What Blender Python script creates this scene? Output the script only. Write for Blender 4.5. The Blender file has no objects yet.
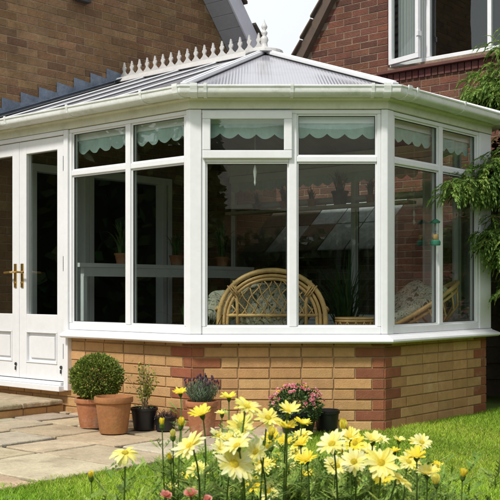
import bpy, math, random
import numpy as np
from mathutils import Vector, Matrix
R_ = random.Random(7)
sc = bpy.context.scene
COL = sc.collection
rad = math.radians
V = Vector

# ---------------------------------------------------------------- helpers
class MB:
    def __init__(s): s.v=[]; s.f=[]; s.c=[]; s.uv=None
    def face(s, idx, col=(1,1,1)): s.f.append(tuple(idx)); s.c.append(col)
    def add(s, pts, faces, col=(1,1,1)):
        b=len(s.v); s.v.extend([tuple(p) for p in pts])
        for f in faces: s.face([b+i for i in f], col)
    def hexa(s, p, col=(1,1,1)):   # p: 4 bottom ccw, 4 top ccw
        p=[V(q) for q in p]
        if (p[1]-p[0]).cross(p[3]-p[0]).dot(p[4]-p[0])<0: p=[p[1],p[0],p[3],p[2],p[5],p[4],p[7],p[6]]
        s.add(p, [(3,2,1,0),(4,5,6,7),(0,1,5,4),(1,2,6,5),(2,3,7,6),(3,0,4,7)], col)
    def box(s, x0,x1,y0,y1,z0,z1,col=(1,1,1)):
        s.hexa([(x0,y0,z0),(x1,y0,z0),(x1,y1,z0),(x0,y1,z0),(x0,y0,z1),(x1,y0,z1),(x1,y1,z1),(x0,y1,z1)],col)
    def fbox(s, fr, t0,t1,o0,o1,z0,z1,col=(1,1,1)):
        s.hexa([fr(t0,o0,z0),fr(t1,o0,z0),fr(t1,o1,z0),fr(t0,o1,z0),fr(t0,o0,z1),fr(t1,o0,z1),fr(t1,o1,z1),fr(t0,o1,z1)],col)
    def bar(s, a, b, w, h, up=(0,0,1), col=(1,1,1)):   # rectangular bar, its lower face on a-b
        a=V(a); b=V(b); d=(b-a).normalized(); side=d.cross(V(up)).normalized(); u=side.cross(d).normalized()
        q=[]
        for k in (0,h):
            for P0,sg in ((a,-1),(b,-1),(b,1),(a,1)): q.append(P0+side*sg*w/2+u*k)
        s.hexa(q,col)
    def tube(s, pts, r, n=7, col=(1,1,1), cap=True):
        pts=[V(p) for p in pts]; rs=r if isinstance(r,(list,tuple)) else [r]*len(pts)
        b0=len(s.v); prev=None
        for i,p in enumerate(pts):
            d=(pts[min(i+1,len(pts)-1)]-pts[max(i-1,0)]).normalized()
            if prev is None:
                ref=V((0,0,1)) if abs(d.z)<.9 else V((1,0,0)); x=d.cross(ref).normalized()
            else: x=(prev-d*prev.dot(d)).normalized()
            prev=x; y=d.cross(x)
            for k in range(n):
                a=2*math.pi*k/n; s.v.append(tuple(p+(x*math.cos(a)+y*math.sin(a))*rs[i]))
        for i in range(len(pts)-1):
            for k in range(n):
                k2=(k+1)%n; s.face((b0+i*n+k,b0+i*n+k2,b0+(i+1)*n+k2,b0+(i+1)*n+k),col)
        if cap:
            s.face([b0+k for k in range(n)][::-1],col); s.face([b0+(len(pts)-1)*n+k for k in range(n)],col)
    def lathe(s, c, prof, n=24, col=(1,1,1), wob=0):   # prof [(r,z)]
        b0=len(s.v); c=V(c)
        for (r,z) in prof:
            for k in range(n):
                a=2*math.pi*k/n; rr=r*(1+wob*math.sin(a*2+1)); s.v.append((c.x+rr*math.cos(a),c.y+rr*math.sin(a),c.z+z))
        for i in range(len(prof)-1):
            for k in range(n):
                k2=(k+1)%n; s.face((b0+i*n+k,b0+i*n+k2,b0+(i+1)*n+k2,b0+(i+1)*n+k),col)
        s.face([b0+k for k in range(n)][::-1],col); s.face([b0+(len(prof)-1)*n+k for k in range(n)],col)
    def prism(s, poly, off, col=(1,1,1)):   # poly list of 3d points, off vector
        n=len(poly); off=V(off); p=[V(q) for q in poly]; ar=V((0,0,0))
        for i in range(n): ar+=p[i].cross(p[(i+1)%n])
        if ar.dot(off)<0: p=p[::-1]
        s.add(p+[q+off for q in p],[tuple(range(n))[::-1],tuple(range(n,2*n))]+[(i,(i+1)%n,n+(i+1)%n,n+i) for i in range(n)],col)
    def leaf(s, p, d, nrm, L, w, col):
        d=V(d).normalized(); sd=d.cross(V(nrm)); 
        if sd.length<1e-4: sd=d.cross(V((.3,.5,.8)))
        sd.normalize(); p=V(p); m=p+d*L*.45
        s.add([p,m+sd*w/2,p+d*L,m-sd*w/2],[(0,1,2,3)],col)

def build(name, mb, mat, parent=None, smooth=False, bevel=0, auto=None):
    me=bpy.data.meshes.new(name)
    if parent is not None: ox,oy,oz=wloc(parent)
    else: ox=oy=oz=0
    vs=np.array(mb.v,dtype=np.float64).reshape(-1,3)-np.array([ox,oy,oz])
    me.from_pydata(vs.tolist(),[],mb.f)
    ca=me.color_attributes.new('Col','FLOAT_COLOR','CORNER')
    lens=np.array([len(f) for f in mb.f]); cc=np.array(mb.c,dtype=np.float32)
    cc=np.repeat(cc,lens,axis=0); cc=np.hstack([cc,np.ones((len(cc),1),np.float32)])
    ca.data.foreach_set('color',cc.ravel())
    if mb.uv is not None:
        ul=me.uv_layers.new(name='UVMap'); ul.data.foreach_set('uv',np.array(mb.uv,dtype=np.float32).ravel())
    me.materials.append(mat)
    if smooth: me.polygons.foreach_set('use_smooth',[True]*len(me.polygons))
    o=bpy.data.objects.new(name,me); COL.objects.link(o)
    if parent is not None: o.parent=parent
    if bevel:
        b=o.modifiers.new('bevel','BEVEL'); b.width=bevel; b.segments=2; b.limit_method='ANGLE'; b.angle_limit=rad(40)
    return o
_b0=build
def build(name, mb, mat, parent=None, smooth=False, bevel=0, auto=None):
    if name in ('pot','body') and not smooth:
        o=_b0(name,mb,mat,parent,True,bevel); o.data.set_sharp_from_angle(angle=rad(32)); return o
    return _b0(name,mb,mat,parent,smooth,bevel)
def wloc(o):
    x=V((0,0,0))
    while o is not None: x=x+V(o.location); o=o.parent
    return x
def empty(name, loc, label, cat, group=None):
    o=bpy.data.objects.new(name,None); COL.objects.link(o); o.location=loc; o.empty_display_size=.1
    o['label']=label; o['category']=cat
    if group: o['group']=group
    return o
def tag(o,label,cat,group=None):
    o['label']=label; o['category']=cat
    if group: o['group']=group
    return o
def struct(o,kind='structure'): o['kind']=kind; return o
def jit(c,a,r=R_): 
    k=1+r.uniform(-a,a); return tuple(max(0,x*k*(1+r.uniform(-a,a)*.35)) for x in c)

# ---------------------------------------------------------------- materials
def mat(name, base=(.8,.8,.8), rough=.5, col=False, noise=0, nscale=8, bump=0, bscale=60, spec=.5, metal=0, transl=0, tint=None, trough=None):
    m=bpy.data.materials.new(name); m.use_nodes=True; nt=m.node_tree; N=nt.nodes; L=nt.links
    p=N['Principled BSDF']; p.inputs['Roughness'].default_value=rough; p.inputs['Metallic'].default_value=metal
    p.inputs['Specular IOR Level'].default_value=spec
    tc=N.new('ShaderNodeTexCoord'); co=tc.outputs['Object']
    src=None
    rgb=N.new('ShaderNodeRGB'); rgb.outputs[0].default_value=(*base,1); src=rgb.outputs[0]
    def mix(kind,a,b,f=1.0):
        x=N.new('ShaderNodeMix'); x.data_type='RGBA'; x.blend_type=kind
        if hasattr(f,'is_linked'): L.new(f,x.inputs[0])
        else: x.inputs[0].default_value=f
        L.new(a,x.inputs[6]); 
        if hasattr(b,'is_linked'): L.new(b,x.inputs[7])
        else: x.inputs[7].default_value=(*b,1)
        return x.outputs[2]
    if col:
        a=N.new('ShaderNodeVertexColor'); a.layer_name='Col'; src=mix('MULTIPLY',src,a.outputs[0])
    if noise:
        for k,(scl,amt) in enumerate(((nscale,noise),(nscale*7.3,noise*.7))):
            n=N.new('ShaderNodeTexNoise'); n.inputs['Scale'].default_value=scl; n.inputs['Detail'].default_value=6; n.inputs['Roughness'].default_value=.65
            L.new(co,n.inputs['Vector'])
            r=N.new('ShaderNodeMapRange'); r.inputs[1].default_value=.3; r.inputs[2].default_value=.7; r.inputs[3].default_value=1-amt; r.inputs[4].default_value=1+amt*.6
            L.new(n.outputs[0],r.inputs[0])
            h=N.new('ShaderNodeVectorMath'); h.operation='SCALE'; L.new(src,h.inputs[0]); L.new(r.outputs[0],h.inputs['Scale']); src=h.outputs[0]
    if tint:   # (colour, scale, low, high, strength)
        tcol,ts,lo,hi,st=tint
        n=N.new('ShaderNodeTexNoise'); n.inputs['Scale'].default_value=ts; n.inputs['Detail'].default_value=8; n.inputs['Roughness'].default_value=.7
        L.new(co,n.inputs['Vector'])
        r=N.new('ShaderNodeMapRange'); r.inputs[1].default_value=lo; r.inputs[2].default_value=hi; r.inputs[3].default_value=0; r.inputs[4].default_value=st
        L.new(n.outputs[0],r.inputs[0]); src=mix('MIX',src,tcol,r.outputs[0])
    L.new(src,p.inputs['Base Color'])
    if bump:
        n=N.new('ShaderNodeTexNoise'); n.inputs['Scale'].default_value=bscale; n.inputs['Detail'].default_value=5
        L.new(co,n.inputs['Vector']); b=N.new('ShaderNodeBump'); b.inputs['Strength'].default_value=bump; b.inputs['Distance'].default_value=.01
        L.new(n.outputs[0],b.inputs['Height']); L.new(b.outputs[0],p.inputs['Normal'])
    if transl:
        out=N['Material Output']; t=N.new('ShaderNodeBsdfTranslucent'); L.new(src,t.inputs[0])
        mx=N.new('ShaderNodeMixShader'); mx.inputs[0].default_value=transl; L.new(p.outputs[0],mx.inputs[1]); L.new(t.outputs[0],mx.inputs[2]); L.new(mx.outputs[0],out.inputs[0])
    return m
def glass_mat(name, tint=(.92,.955,.935), boost=1.25):
    m=bpy.data.materials.new(name); m.use_nodes=True; nt=m.node_tree; N=nt.nodes; L=nt.links; N.remove(N['Principled BSDF'])
    t=N.new('ShaderNodeBsdfTransparent'); t.inputs[0].default_value=(*tint,1)
    g=N.new('ShaderNodeBsdfGlossy'); g.inputs['Roughness'].default_value=0.0; g.inputs[0].default_value=(1,1,1,1)
    f=N.new('ShaderNodeFresnel'); gm=N.new('ShaderNodeNewGeometry'); mi=N.new('ShaderNodeMapRange'); mi.inputs[3].default_value=1.5; mi.inputs[4].default_value=1/1.5
    L.new(gm.outputs['Backfacing'],mi.inputs[0]); L.new(mi.outputs[0],f.inputs[0])   # thin glass: same reflectance on both faces
    mu=N.new('ShaderNodeMath'); mu.operation='MULTIPLY'; mu.inputs[1].default_value=boost; mu.use_clamp=True; L.new(f.outputs[0],mu.inputs[0])
    tc=N.new('ShaderNodeTexCoord'); n=N.new('ShaderNodeTexNoise'); n.inputs['Scale'].default_value=2.2; n.inputs['Detail'].default_value=1
    L.new(tc.outputs['Object'],n.inputs['Vector']); b=N.new('ShaderNodeBump'); b.inputs['Strength'].default_value=.05; b.inputs['Distance'].default_value=.02
    L.new(n.outputs[0],b.inputs['Height']); L.new(b.outputs[0],g.inputs['Normal'])
    mx=N.new('ShaderNodeMixShader'); L.new(mu.outputs[0],mx.inputs[0]); L.new(t.outputs[0],mx.inputs[1]); L.new(g.outputs[0],mx.inputs[2])
    L.new(mx.outputs[0],N['Material Output'].inputs[0]); return m

M={}
M['upvc']=mat('white_upvc',(.80,.81,.83),.32,noise=.05,nscale=3,tint=((.45,.47,.38),5,.62,.8,.18))
M['upvc_old']=mat('weathered_white_upvc',(.78,.80,.78),.35,noise=.07,nscale=6,tint=((.33,.37,.27),11,.52,.74,.5))
M['fascia']=mat('cream_fascia',(.72,.72,.60),.5,noise=.08,nscale=4,tint=((.38,.40,.22),7,.5,.75,.45))
M['crest']=mat('aged_cream_plastic',(.56,.55,.54),.5,noise=.12,nscale=12)
M['glass']=glass_mat('window_glass')
M['glass_top']=glass_mat('upper_window_glass',(.95,.98,.965),1.1)
M['buff']=mat('buff_brick',(1,1,1),.85,col=True,noise=.16,nscale=14,bump=.3,bscale=120,tint=((.62,.52,.38),3.5,.60,.80,.45))
M['hbrick']=mat('house_brick',(1,1,1),.9,col=True,noise=.28,nscale=4,bump=.7,bscale=60)
M['lead']=mat('lead_sheet',(.15,.19,.25),.45,noise=.3,nscale=7,metal=.15,bump=.5,bscale=12,tint=((.34,.38,.42),9,.5,.72,.55))
M['tile']=mat('roof_tile',(1,1,1),.85,col=True,noise=.3,nscale=8,bump=.5,bscale=50)
M['soffit']=mat('grey_soffit_board',(.36,.37,.42),.55,noise=.1,nscale=5)
M['barge']=mat('pale_bargeboard',(.62,.64,.74),.45,noise=.06,nscale=3)
M['stone']=mat('sandstone_flag',(1,1,1),.85,col=True,noise=.22,nscale=4.5,bump=.6,bscale=60,tint=((.17,.13,.07),3.4,.52,.74,.6))
M['soil']=mat('soil',(.05,.042,.03),.95,noise=.4,nscale=15,bump=1,bscale=60)
M['lawn']=mat('lawn_earth',(.14,.22,.03),.95,noise=.4,nscale=6,bump=1,bscale=90)
M['grass']=mat('grass_blade',(1,1,1),.6,col=True,transl=.35,spec=.2)
M['leaf']=mat('leaf',(1,1,1),.55,col=True,transl=.25,spec=.3)
M['petal']=mat('petal',(1,1,1),.6,col=True,transl=.35,spec=.2)
M['terra']=mat('terracotta',(.40,.155,.065),.8,noise=.18,nscale=9,bump=.3,bscale=50,tint=((.50,.40,.30),6,.48,.72,.6))
M['terra2']=mat('old_terracotta',(.36,.155,.055),.8,noise=.22,nscale=8,bump=.3,bscale=50,tint=((.20,.15,.05),6,.5,.75,.6))
M['blackp']=mat('black_plastic',(.012,.012,.013),.45,noise=.2,nscale=10)
M['wood']=mat('weathered_wood',(.095,.07,.05),.85,noise=.35,nscale=5,bump=.6,bscale=25)
M['bark']=mat('bark',(.07,.05,.035),.9,noise=.4,nscale=12,bump=1,bscale=30)
M['wicker']=mat('cane',(.74,.45,.18),.4,noise=.22,nscale=14,bump=.3,bscale=80)
M['brass']=mat('brass',(.62,.42,.14),.28,metal=.9)
M['darkmetal']=mat('dark_metal',(.05,.05,.05),.5,metal=.3)
M['brownsill']=mat('brown_tile_sill',(.115,.04,.03),.6,noise=.2,nscale=8)
M['blind']=mat('pelmet_fabric',(.70,.86,.83),.9,noise=.10,nscale=5,bump=.4,bscale=300,transl=.4)
M['curtain']=mat('net_curtain',(.55,.56,.58),.9,transl=.3)
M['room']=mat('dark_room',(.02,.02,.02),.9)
M['floor']=mat('floor_tile',(.16,.13,.10),.5,noise=.2,nscale=3)
M['plaster']=mat('cream_render',(.55,.52,.44),.9,noise=.15,nscale=3)
M['rubber']=mat('black_rubber',(.03,.03,.03),.6)
M['pale']=mat('pale_panel',(.42,.45,.46),.5,noise=.3,nscale=4,tint=((.10,.11,.08),5,.45,.7,.7))
M['green']=mat('green_plastic',(.03,.16,.10),.4)
M['cord']=mat('cord',(.5,.5,.45),.8)
# patterned cushion fabric
def fabric():
    m=bpy.data.materials.new('leafy_fabric'); m.use_nodes=True; N=m.node_tree.nodes; L=m.node_tree.links; p=N['Principled BSDF']; p.inputs['Roughness'].default_value=.9
    tc=N.new('ShaderNodeTexCoord'); n=N.new('ShaderNodeTexNoise'); n.inputs['Scale'].default_value=13; n.inputs['Distortion'].default_value=2.2; n.inputs['Detail'].default_value=2
    L.new(tc.outputs['Object'],n.inputs['Vector']); r=N.new('ShaderNodeValToRGB'); L.new(n.outputs[0],r.inputs[0])
    e=r.color_ramp.elements; e[0].position=.40; e[0].color=(.07,.09,.06,1); e[1].position=.47; e[1].color=(.50,.48,.38,1)
    x=e.new(.56); x.color=(.55,.52,.42,1); x=e.new(.60); x.color=(.16,.17,.11,1); x=e.new(.66); x.color=(.45,.43,.35,1)
    L.new(r.outputs[0],p.inputs['Base Color']); return m
M['fabric']=fabric()
def polycarb():
    m=bpy.data.materials.new('twinwall_polycarbonate'); m.use_nodes=True; N=m.node_tree.nodes; L=m.node_tree.links; p=N['Principled BSDF']
    p.inputs['Roughness'].default_value=.10; p.inputs['IOR'].default_value=1.6
    uv=N.new('ShaderNodeUVMap'); uv.uv_map='UVMap'
    w=N.new('ShaderNodeTexWave'); w.wave_type='BANDS'; w.bands_direction='X'; w.inputs['Scale'].default_value=14.0
    L.new(uv.outputs[0],w.inputs['Vector'])
    r=N.new('ShaderNodeValToRGB'); e=r.color_ramp.elements; e[0].position=.05; e[0].color=(.35,.35,.39,1); e[1].position=.6; e[1].color=(.42,.42,.475,1); L.new(w.outputs[0],r.inputs[0])
    tc=N.new('ShaderNodeTexCoord'); n=N.new('ShaderNodeTexNoise'); n.inputs['Scale'].default_value=3; n.inputs['Detail'].default_value=8; L.new(tc.outputs['Object'],n.inputs['Vector'])
    mr=N.new('ShaderNodeMapRange'); mr.inputs[1].default_value=.5; mr.inputs[2].default_value=.75; mr.inputs[3].default_value=0; mr.inputs[4].default_value=.6; L.new(n.outputs[0],mr.inputs[0])
    mx=N.new('ShaderNodeMix'); mx.data_type='RGBA'; L.new(mr.outputs[0],mx.inputs[0]); L.new(r.outputs[0],mx.inputs[6]); mx.inputs[7].default_value=(.27,.24,.22,1)
    L.new(mx.outputs[2],p.inputs['Base Color'])
    b=N.new('ShaderNodeBump'); b.inputs['Strength'].default_value=.25; b.inputs['Distance'].default_value=.004; L.new(w.outputs[0],b.inputs['Height']); L.new(b.outputs[0],p.inputs['Normal'])
    t=N.new('ShaderNodeBsdfTranslucent'); t.inputs[0].default_value=(.5,.5,.55,1); ms=N.new('ShaderNodeMixShader'); ms.inputs[0].default_value=.12
    L.new(p.outputs[0],ms.inputs[1]); L.new(t.outputs[0],ms.inputs[2]); L.new(ms.outputs[0],N['Material Output'].inputs[0]); return m
M['poly']=polycarb()

# ---------------------------------------------------------------- plan frame
P=V((-.41,7.1)); s_=V((-.755,.656)).normalized(); e_=V((s_.y,-s_.x)); e_=V((.656,.755)).normalized()
Q=V((.95,7.1)); 
def loc(a,b): return P+s_*a+e_*b
def loc3(a,b,z): q=loc(a,b); return V((q.x,q.y,z))
def ab(x,y): r=V((x,y))-P; return r.dot(s_),r.dot(e_)
Rr=Q+e_*1.50
aQ,bQ=ab(*Q); aR,bR=ab(*Rr)
RB=(bQ+bR)/2                # ridge line b
S=loc(0,bQ+bR)
BF=bQ+bR                    # b of far side wall
A1=2.61                     # house wall
def frame(O,d,n):
    O=V(O); d=V(d); n=V(n)
    def f(t,o,z): q=O+d*t+n*o; return V((q.x,q.y,z))
    return f
nF=V((0,-1)); nS=-e_; nE=-s_; d3=(S-Rr).normalized(); n3=V((d3.y,-d3.x)); 
if n3.dot(e_)<0: n3=-n3
fS=frame(P,s_,nS); fF=frame(P,(1,0),nF); fE=frame(Q,e_,nE); f3=frame(Rr,d3,n3); fX=frame(S,s_,e_)
LF=(Q-P).length; LE=1.50; L3=(S-Rr).length
def px(x,y,Z): return V(((x-250)/1000*Z,Z,1+(290-y)/1000*Z))

# ring polyline and sweeps
RING=[(loc(A1,0),nS),(P,None),(Q,None),(Rr,None),(S,None),(loc(A1,BF),e_)]
SEGN=[nS,nF,nE,n3,e_]
def offs(i,o,ring=RING,segn=SEGN):
    c=ring[i][0]
    if i==0: return c+segn[0]*o
    if i==len(ring)-1: return c+segn[-1]*o
    a=segn[i-1]; b=segn[i]; return c+(a+b)*(o/(1+a.dot(b)))
def sweep(prof, ring=RING, segn=SEGN, mb=None, col=(1,1,1)):   # closed profile [(out,z)]
    mb=mb or MB(); b0=len(mb.v); n=len(prof)
    for i in range(len(ring)):
        for (o,z) in prof:
            q=offs(i,o,ring,segn); mb.v.append((q.x,q.y,z))
    for i in range(len(ring)-1):
        for k in range(n):
            k2=(k+1)%n; mb.face((b0+i*n+k,b0+(i+1)*n+k,b0+(i+1)*n+k2,b0+i*n+k2),col)
    mb.face([b0+k for k in range(n)],col); mb.face([b0+(len(ring)-1)*n+k for k in range(n)][::-1],col)
    return mb

# ---------------------------------------------------------------- bricks
def bricks(mb, fr, t0,t1, z0,z1, colf, mortar, off=0.0, depth=.012, clip=None, ends=None, backing=True, mj=.0085, bl=.225, ch=.075, flip=False):
    """brick courses standing proud of a mortar bed"""
    n=int(math.ceil((z1-z0)/ch-.01))
    for k in range(n):
        za=z0+k*ch; zb=min(za+ch-mj,z1)
        segs=[]
        a,b=t0,t1
        if ends:
            for (tag_,ea,eb) in ends(k): 
                if tag_=='L': segs.append((t0,t0+ea,'q')); a=t0+ea
                else: segs.append((t1-ea,t1,'q')); b=t1-ea
        x=a - ((off+ (bl/2 if k%2 else 0))%bl)
        while x<b-1e-4:
            segs.append((max(x,a),min(x+bl,b),'b')); x+=bl
        bs_=[q for q in segs if q[2]=='b']; segs=[q for q in segs if q[2]!='b']; out_=[]
        for q in bs_:
            if out_ and (q[1]-q[0]<.085 or out_[-1][1]-out_[-1][0]<.085): out_[-1]=(out_[-1][0],q[1],'b')
            else: out_.append(q)
        segs+=out_
        for (sa,sb,kind) in segs:
            if sb-sa<.02: continue
            if clip and not clip((sa+sb)/2,(za+zb)/2): continue
            col=colf(kind,k); g=mj/2
            x0=sa+(g if sa>t0+1e-4 else 0); x1=sb-(g if sb<t1-1e-4 else 0); o=depth+R_.uniform(-.002,.002); c=.003
            zt=zb+R_.uniform(-.0015,.0015)
            pts=[fr(x0,0,za),fr(x1,0,za),fr(x1,0,zt),fr(x0,0,zt),fr(x0,o-c,za),fr(x1,o-c,za),fr(x1,o-c,zt),fr(x0,o-c,zt),
                 fr(x0+c,o,za+c),fr(x1-c,o,za+c),fr(x1-c,o,zt-c),fr(x0+c,o,zt-c)]
            F=[(8,9,10,11),(4,5,9,8),(5,6,10,9),(6,7,11,10),(7,4,8,11),(0,1,5,4),(1,2,6,5),(2,3,7,6),(3,0,4,7)]
            if (pts[1]-pts[0]).cross(pts[3]-pts[0]).dot(pts[4]-pts[0])<0: F=[f[::-1] for f in F]
            mb.add(pts,F,col)
buffs=[(.56,.325,.135),(.53,.305,.125),(.59,.35,.15),(.51,.285,.115),(.55,.31,.13)]
def buffc(kind,k):
    if kind=='q': return jit((.29,.10,.045),.13)
    return jit(tuple(c*.94 for c in R_.choice(buffs)),.06)
def corner_ends(L,Rt,par):
    def f(k):
        out=[]; big,small=.205,.085
        if L: out.append(('L',big if (k+par)%2==0 else small,0))
        if Rt: out.append(('R',small if (k+par)%2==0 else big,0))
        return out
    return f

# ================================================================= CONSERVATORY
c0=loc(.7,RB); con=empty('conservatory',(c0.x,c0.y,0),'white framed bay conservatory on a low buff brick wall with pale ridged roof','conservatory')
SILLZ=.625; GB=.74; TR0=1.905; TR1=1.945; GT=2.245; HEAD=2.275
wb=MB()
DA=1.375                      # side wall: windows end, doors start
bricks(wb,fS,0,DA,0,SILLZ-.005,buffc,None,off=.05,ends=corner_ends(True,False,1))
bricks(wb,fS,DA,A1,0,.19,buffc,None,off=.1)
bricks(wb,fF,0,LF,0,SILLZ-.005,buffc,None,off=.1,ends=corner_ends(True,True,0))
bricks(wb,fE,0,LE,0,SILLZ-.005,buffc,None,off=.03,ends=corner_ends(True,True,1))
bricks(wb,f3,0,L3,0,SILLZ-.005,buffc,None,ends=corner_ends(True,True,0))
bricks(wb,fX,0,A1,0,SILLZ-.005,buffc,None,ends=corner_ends(True,False,1))
mor=(.38,.25,.13)
sweep([(.0,-.05),(.004,-.05),(.004,SILLZ-.012),(-.14,SILLZ-.012),(-.14,-.05)],[(loc(DA,0),nS)]+RING[1:],SEGN,wb,mor)
wb.fbox(fS,DA,A1,-.14,.004,-.05,.19,mor)
build('dwarf_wall',wb,M['buff'],con)
# interior floor
fl=MB(); poly=[offs(i,-.14) for i in range(6)]; fl.prism([(q.x,q.y,.16) for q in poly],(0,0,.04)); build('floor_slab',fl,M['floor'],con)
# sill
ringS=[(loc(DA-.02,0),nS)]+RING[1:]
sm=sweep([(-.16,SILLZ+.06),(-.16,SILLZ),(.10,SILLZ),(.115,SILLZ+.012),(.112,SILLZ+.028),(.055,SILLZ+.052),(.05,SILLZ+.06)],ringS)
build('window_sill',sm,M['upvc'],con,bevel=.003)
FR0=SILLZ+.062
# corner posts
def post(c,n1,n2,d1,d2,w1,w2,z0,z1):
    m=c+(n1+n2)*(.045/(1+n1.dot(n2))); pts=[c+d1*w1-n1*.035,c+d1*w1+n1*.045,m,c+d2*w2+n2*.045,c+d2*w2-n2*.035]
    mb=MB(); a=[(q.x,q.y,z0) for q in pts]; mb.prism(a,(0,0,z1-z0)); return mb
posts=[(P,nS,nF,s_,V((1,0)),.022,.068),(Q,nF,nE,V((-1,0)),e_,.024,.062),(Rr,nE,n3,-e_,d3,.17,.075),(S,n3,e_,-d3,s_,.075,.06)]
for (c,n1,n2,d1,d2,w1,w2) in posts: build('corner_post',post(c,n1,n2,d1,d2,w1,w2,FR0,HEAD),M['upvc'],con,bevel=.006)
# windows
def window(fr,t0,t1,mull,opener=None,name='window_frame'):
    mb=MB(); D0,D1=-.03,.034
    mb.fbox(fr,t0,t1,D0,D1,FR0,GB); mb.fbox(fr,t0,t1,D0,D1,GT,HEAD)
    xs=[t0]+[m for m in mull]+[t1]
    edges=[]
    mb.fbox(fr,t0,t0+.028,D0,D1+.001,GB,GT); mb.fbox(fr,t1-.028,t1,D0,D1+.001,GB,GT)
    for m in mull: mb.fbox(fr,m-.028,m+.028,D0,D1+.002,GB,GT)
    bounds=[t0+.028]; 
    for m in mull: bounds+= [m-.028,m+.028]
    bounds.append(t1-.028)
    cells=[(bounds[2*i],bounds[2*i+1]) for i in range(len(mull)+1)]
    for (a,b) in cells: mb.fbox(fr,a,b,D0,D1,TR0,TR1)
    f=build(name,mb,M['upvc'],con,bevel=.005)
    # beads + panes
    for i,(a,b) in enumerate(cells):
        for (z0,z1,gm) in ((GB,TR0,M['glass']),(TR1,GT,M['glass_top'])):
            if opener is not None and i==opener and z0==TR1: continue
            bd=MB(); w=.012
            bd.fbox(fr,a,b,0,.020,z0,z0+w); bd.fbox(fr,a,b,0,.020,z1-w,z1); bd.fbox(fr,a,a+w,0,.0205,z0+w,z1-w); bd.fbox(fr,b-w,b,0,.0205,z0+w,z1-w)
            build('glazing_bead',bd,M['upvc'],f)
            gk=MB(); v=.0035; a3,b3,z3,z4=a+w,b-w,z0+w,z1-w
            gk.fbox(fr,a3,b3,.0045,.012,z3,z3+v); gk.fbox(fr,a3,b3,.0045,.012,z4-v,z4); gk.fbox(fr,a3,a3+v,.0045,.0125,z3+v,z4-v); gk.fbox(fr,b3-v,b3,.0045,.0125,z3+v,z4-v); build('gasket',gk,M['rubber'],f)
            g=MB(); g.fbox(fr,a+.004,b-.004,-.002,.004,z0+.004,z1-.004); build('pane',g,gm,f)
        if opener==i:
            a2,b2,z2,z3=a-.022,b+.022,TR1-.018,GT+.018
            op=MB(); w=.058
            op.fbox(fr,a2,b2,.036,.062,z2,z2+w); op.fbox(fr,a2,b2,.036,.062,z3-w,z3); op.fbox(fr,a2,a2+w,.036,.0625,z2+w,z3-w); op.fbox(fr,b2-w,b2,.036,.0625,z2+w,z3-w)
            oo=build('fanlight',op,M['upvc'],con,bevel=.006)
            g=MB(); g.fbox(fr,a2+w-.003,b2-w+.003,.044,.050,z2+w-.003,z3-w+.003); build('pane',g,M['glass_top'],oo)
    return cells
cS=window(fS,.022,1.33,[.640])
cF=window(fF,.068,LF-.024,[.713],opener=0)
cE=window(fE,.062,LE-.17,[.735])
c3=window(f3,.075,L3-.075,[L3/2])
cX=window(fX,.06,A1-.04,[.9,1.75])
# french doors
jm=MB(); jm.fbox(fS,1.332,DA+.01,-.04,.05,.2,HEAD); jm.fbox(fS,DA+.01,A1,-.04,.05,2.24,HEAD); 
build('door_frame',jm,M['upvc'],con,bevel=.004)
th=MB(); th.fbox(fS,DA+.003,A1,-.1,.10,.192,.235); th.fbox(fS,DA+.02,A1,-.05,.07,.236,.262); build('threshold',th,M['upvc'],con,bevel=.004)
def door(a0,a1,hs):
    mb=MB(); st=.095; z0,z1=.268,2.236; gz0,gz1=.80,2.13; D0,D1=-.02,.034
    mb.fbox(fS,a0,a0+st,D0,D1,z0,z1); mb.fbox(fS,a1-st,a1,D0,D1,z0,z1)
    mb.fbox(fS,a0+st,a1-st,D0,D1-.001,gz1,z1); mb.fbox(fS,a0+st,a1-st,D0,D1-.001,.66,gz0); mb.fbox(fS,a0+st,a1-st,D0,D1-.001,z0,.40)
    mb.fbox(fS,a0+st,a1-st,D0,.012,.40,.66)
    mb.fbox(fS,a0+st+.045,a1-st-.045,.012,.026,.44,.62)
    for sp in ((a0+st,a1-st,.40,.412),(a0+st,a1-st,.648,.66)): mb.fbox(fS,sp[0],sp[1],.012,.040,sp[2],sp[3])
    mb.fbox(fS,a0+st,a0+st+.012,.012,.040,.412,.648); mb.fbox(fS,a1-st-.012,a1-st,.012,.040,.412,.648)
    o=build('door',mb,M['upvc'],con,bevel=.004)
    g=MB(); g.fbox(fS,a0+st,a1-st,0,.006,gz0,gz1); build('pane',g,M['glass'],o)
    h=MB(); ha=a0+.045 if hs<0 else a1-.045
    h.fbox(fS,ha-.017,ha+.017,.0345,.042,1.02,1.22)
    h.tube([fS(ha,.04,1.15),fS(ha,.085,1.15),fS(ha-hs*.0,.09,1.15),fS(ha-hs*.085,.09,1.145)],.009,8)
    h.tube([fS(ha,.04,1.06),fS(ha,.05,1.06)],.010,8); build('handle',h,M['brass'],o,bevel=.002)
    he=a1-.0 if hs<0 else a0
    for z in (.45,1.15,1.95): hg=MB(); hg.tube([fS(he,.04,z),fS(he,.04,z+.12)],.008,8); build('hinge',hg,M['darkmetal'],o)
    kb=MB(); kb.tube([fS(a0+.04,.034,.38),fS(a0+.04,.042,.38)],.014,10); kb.fbox(fS,a0+.035,a0+.045,.034,.046,.33,.36); build('bolt',kb,M['darkmetal'],o)
door(DA+.014,1.988,1); door(1.992,A1-.004,-1)
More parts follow.
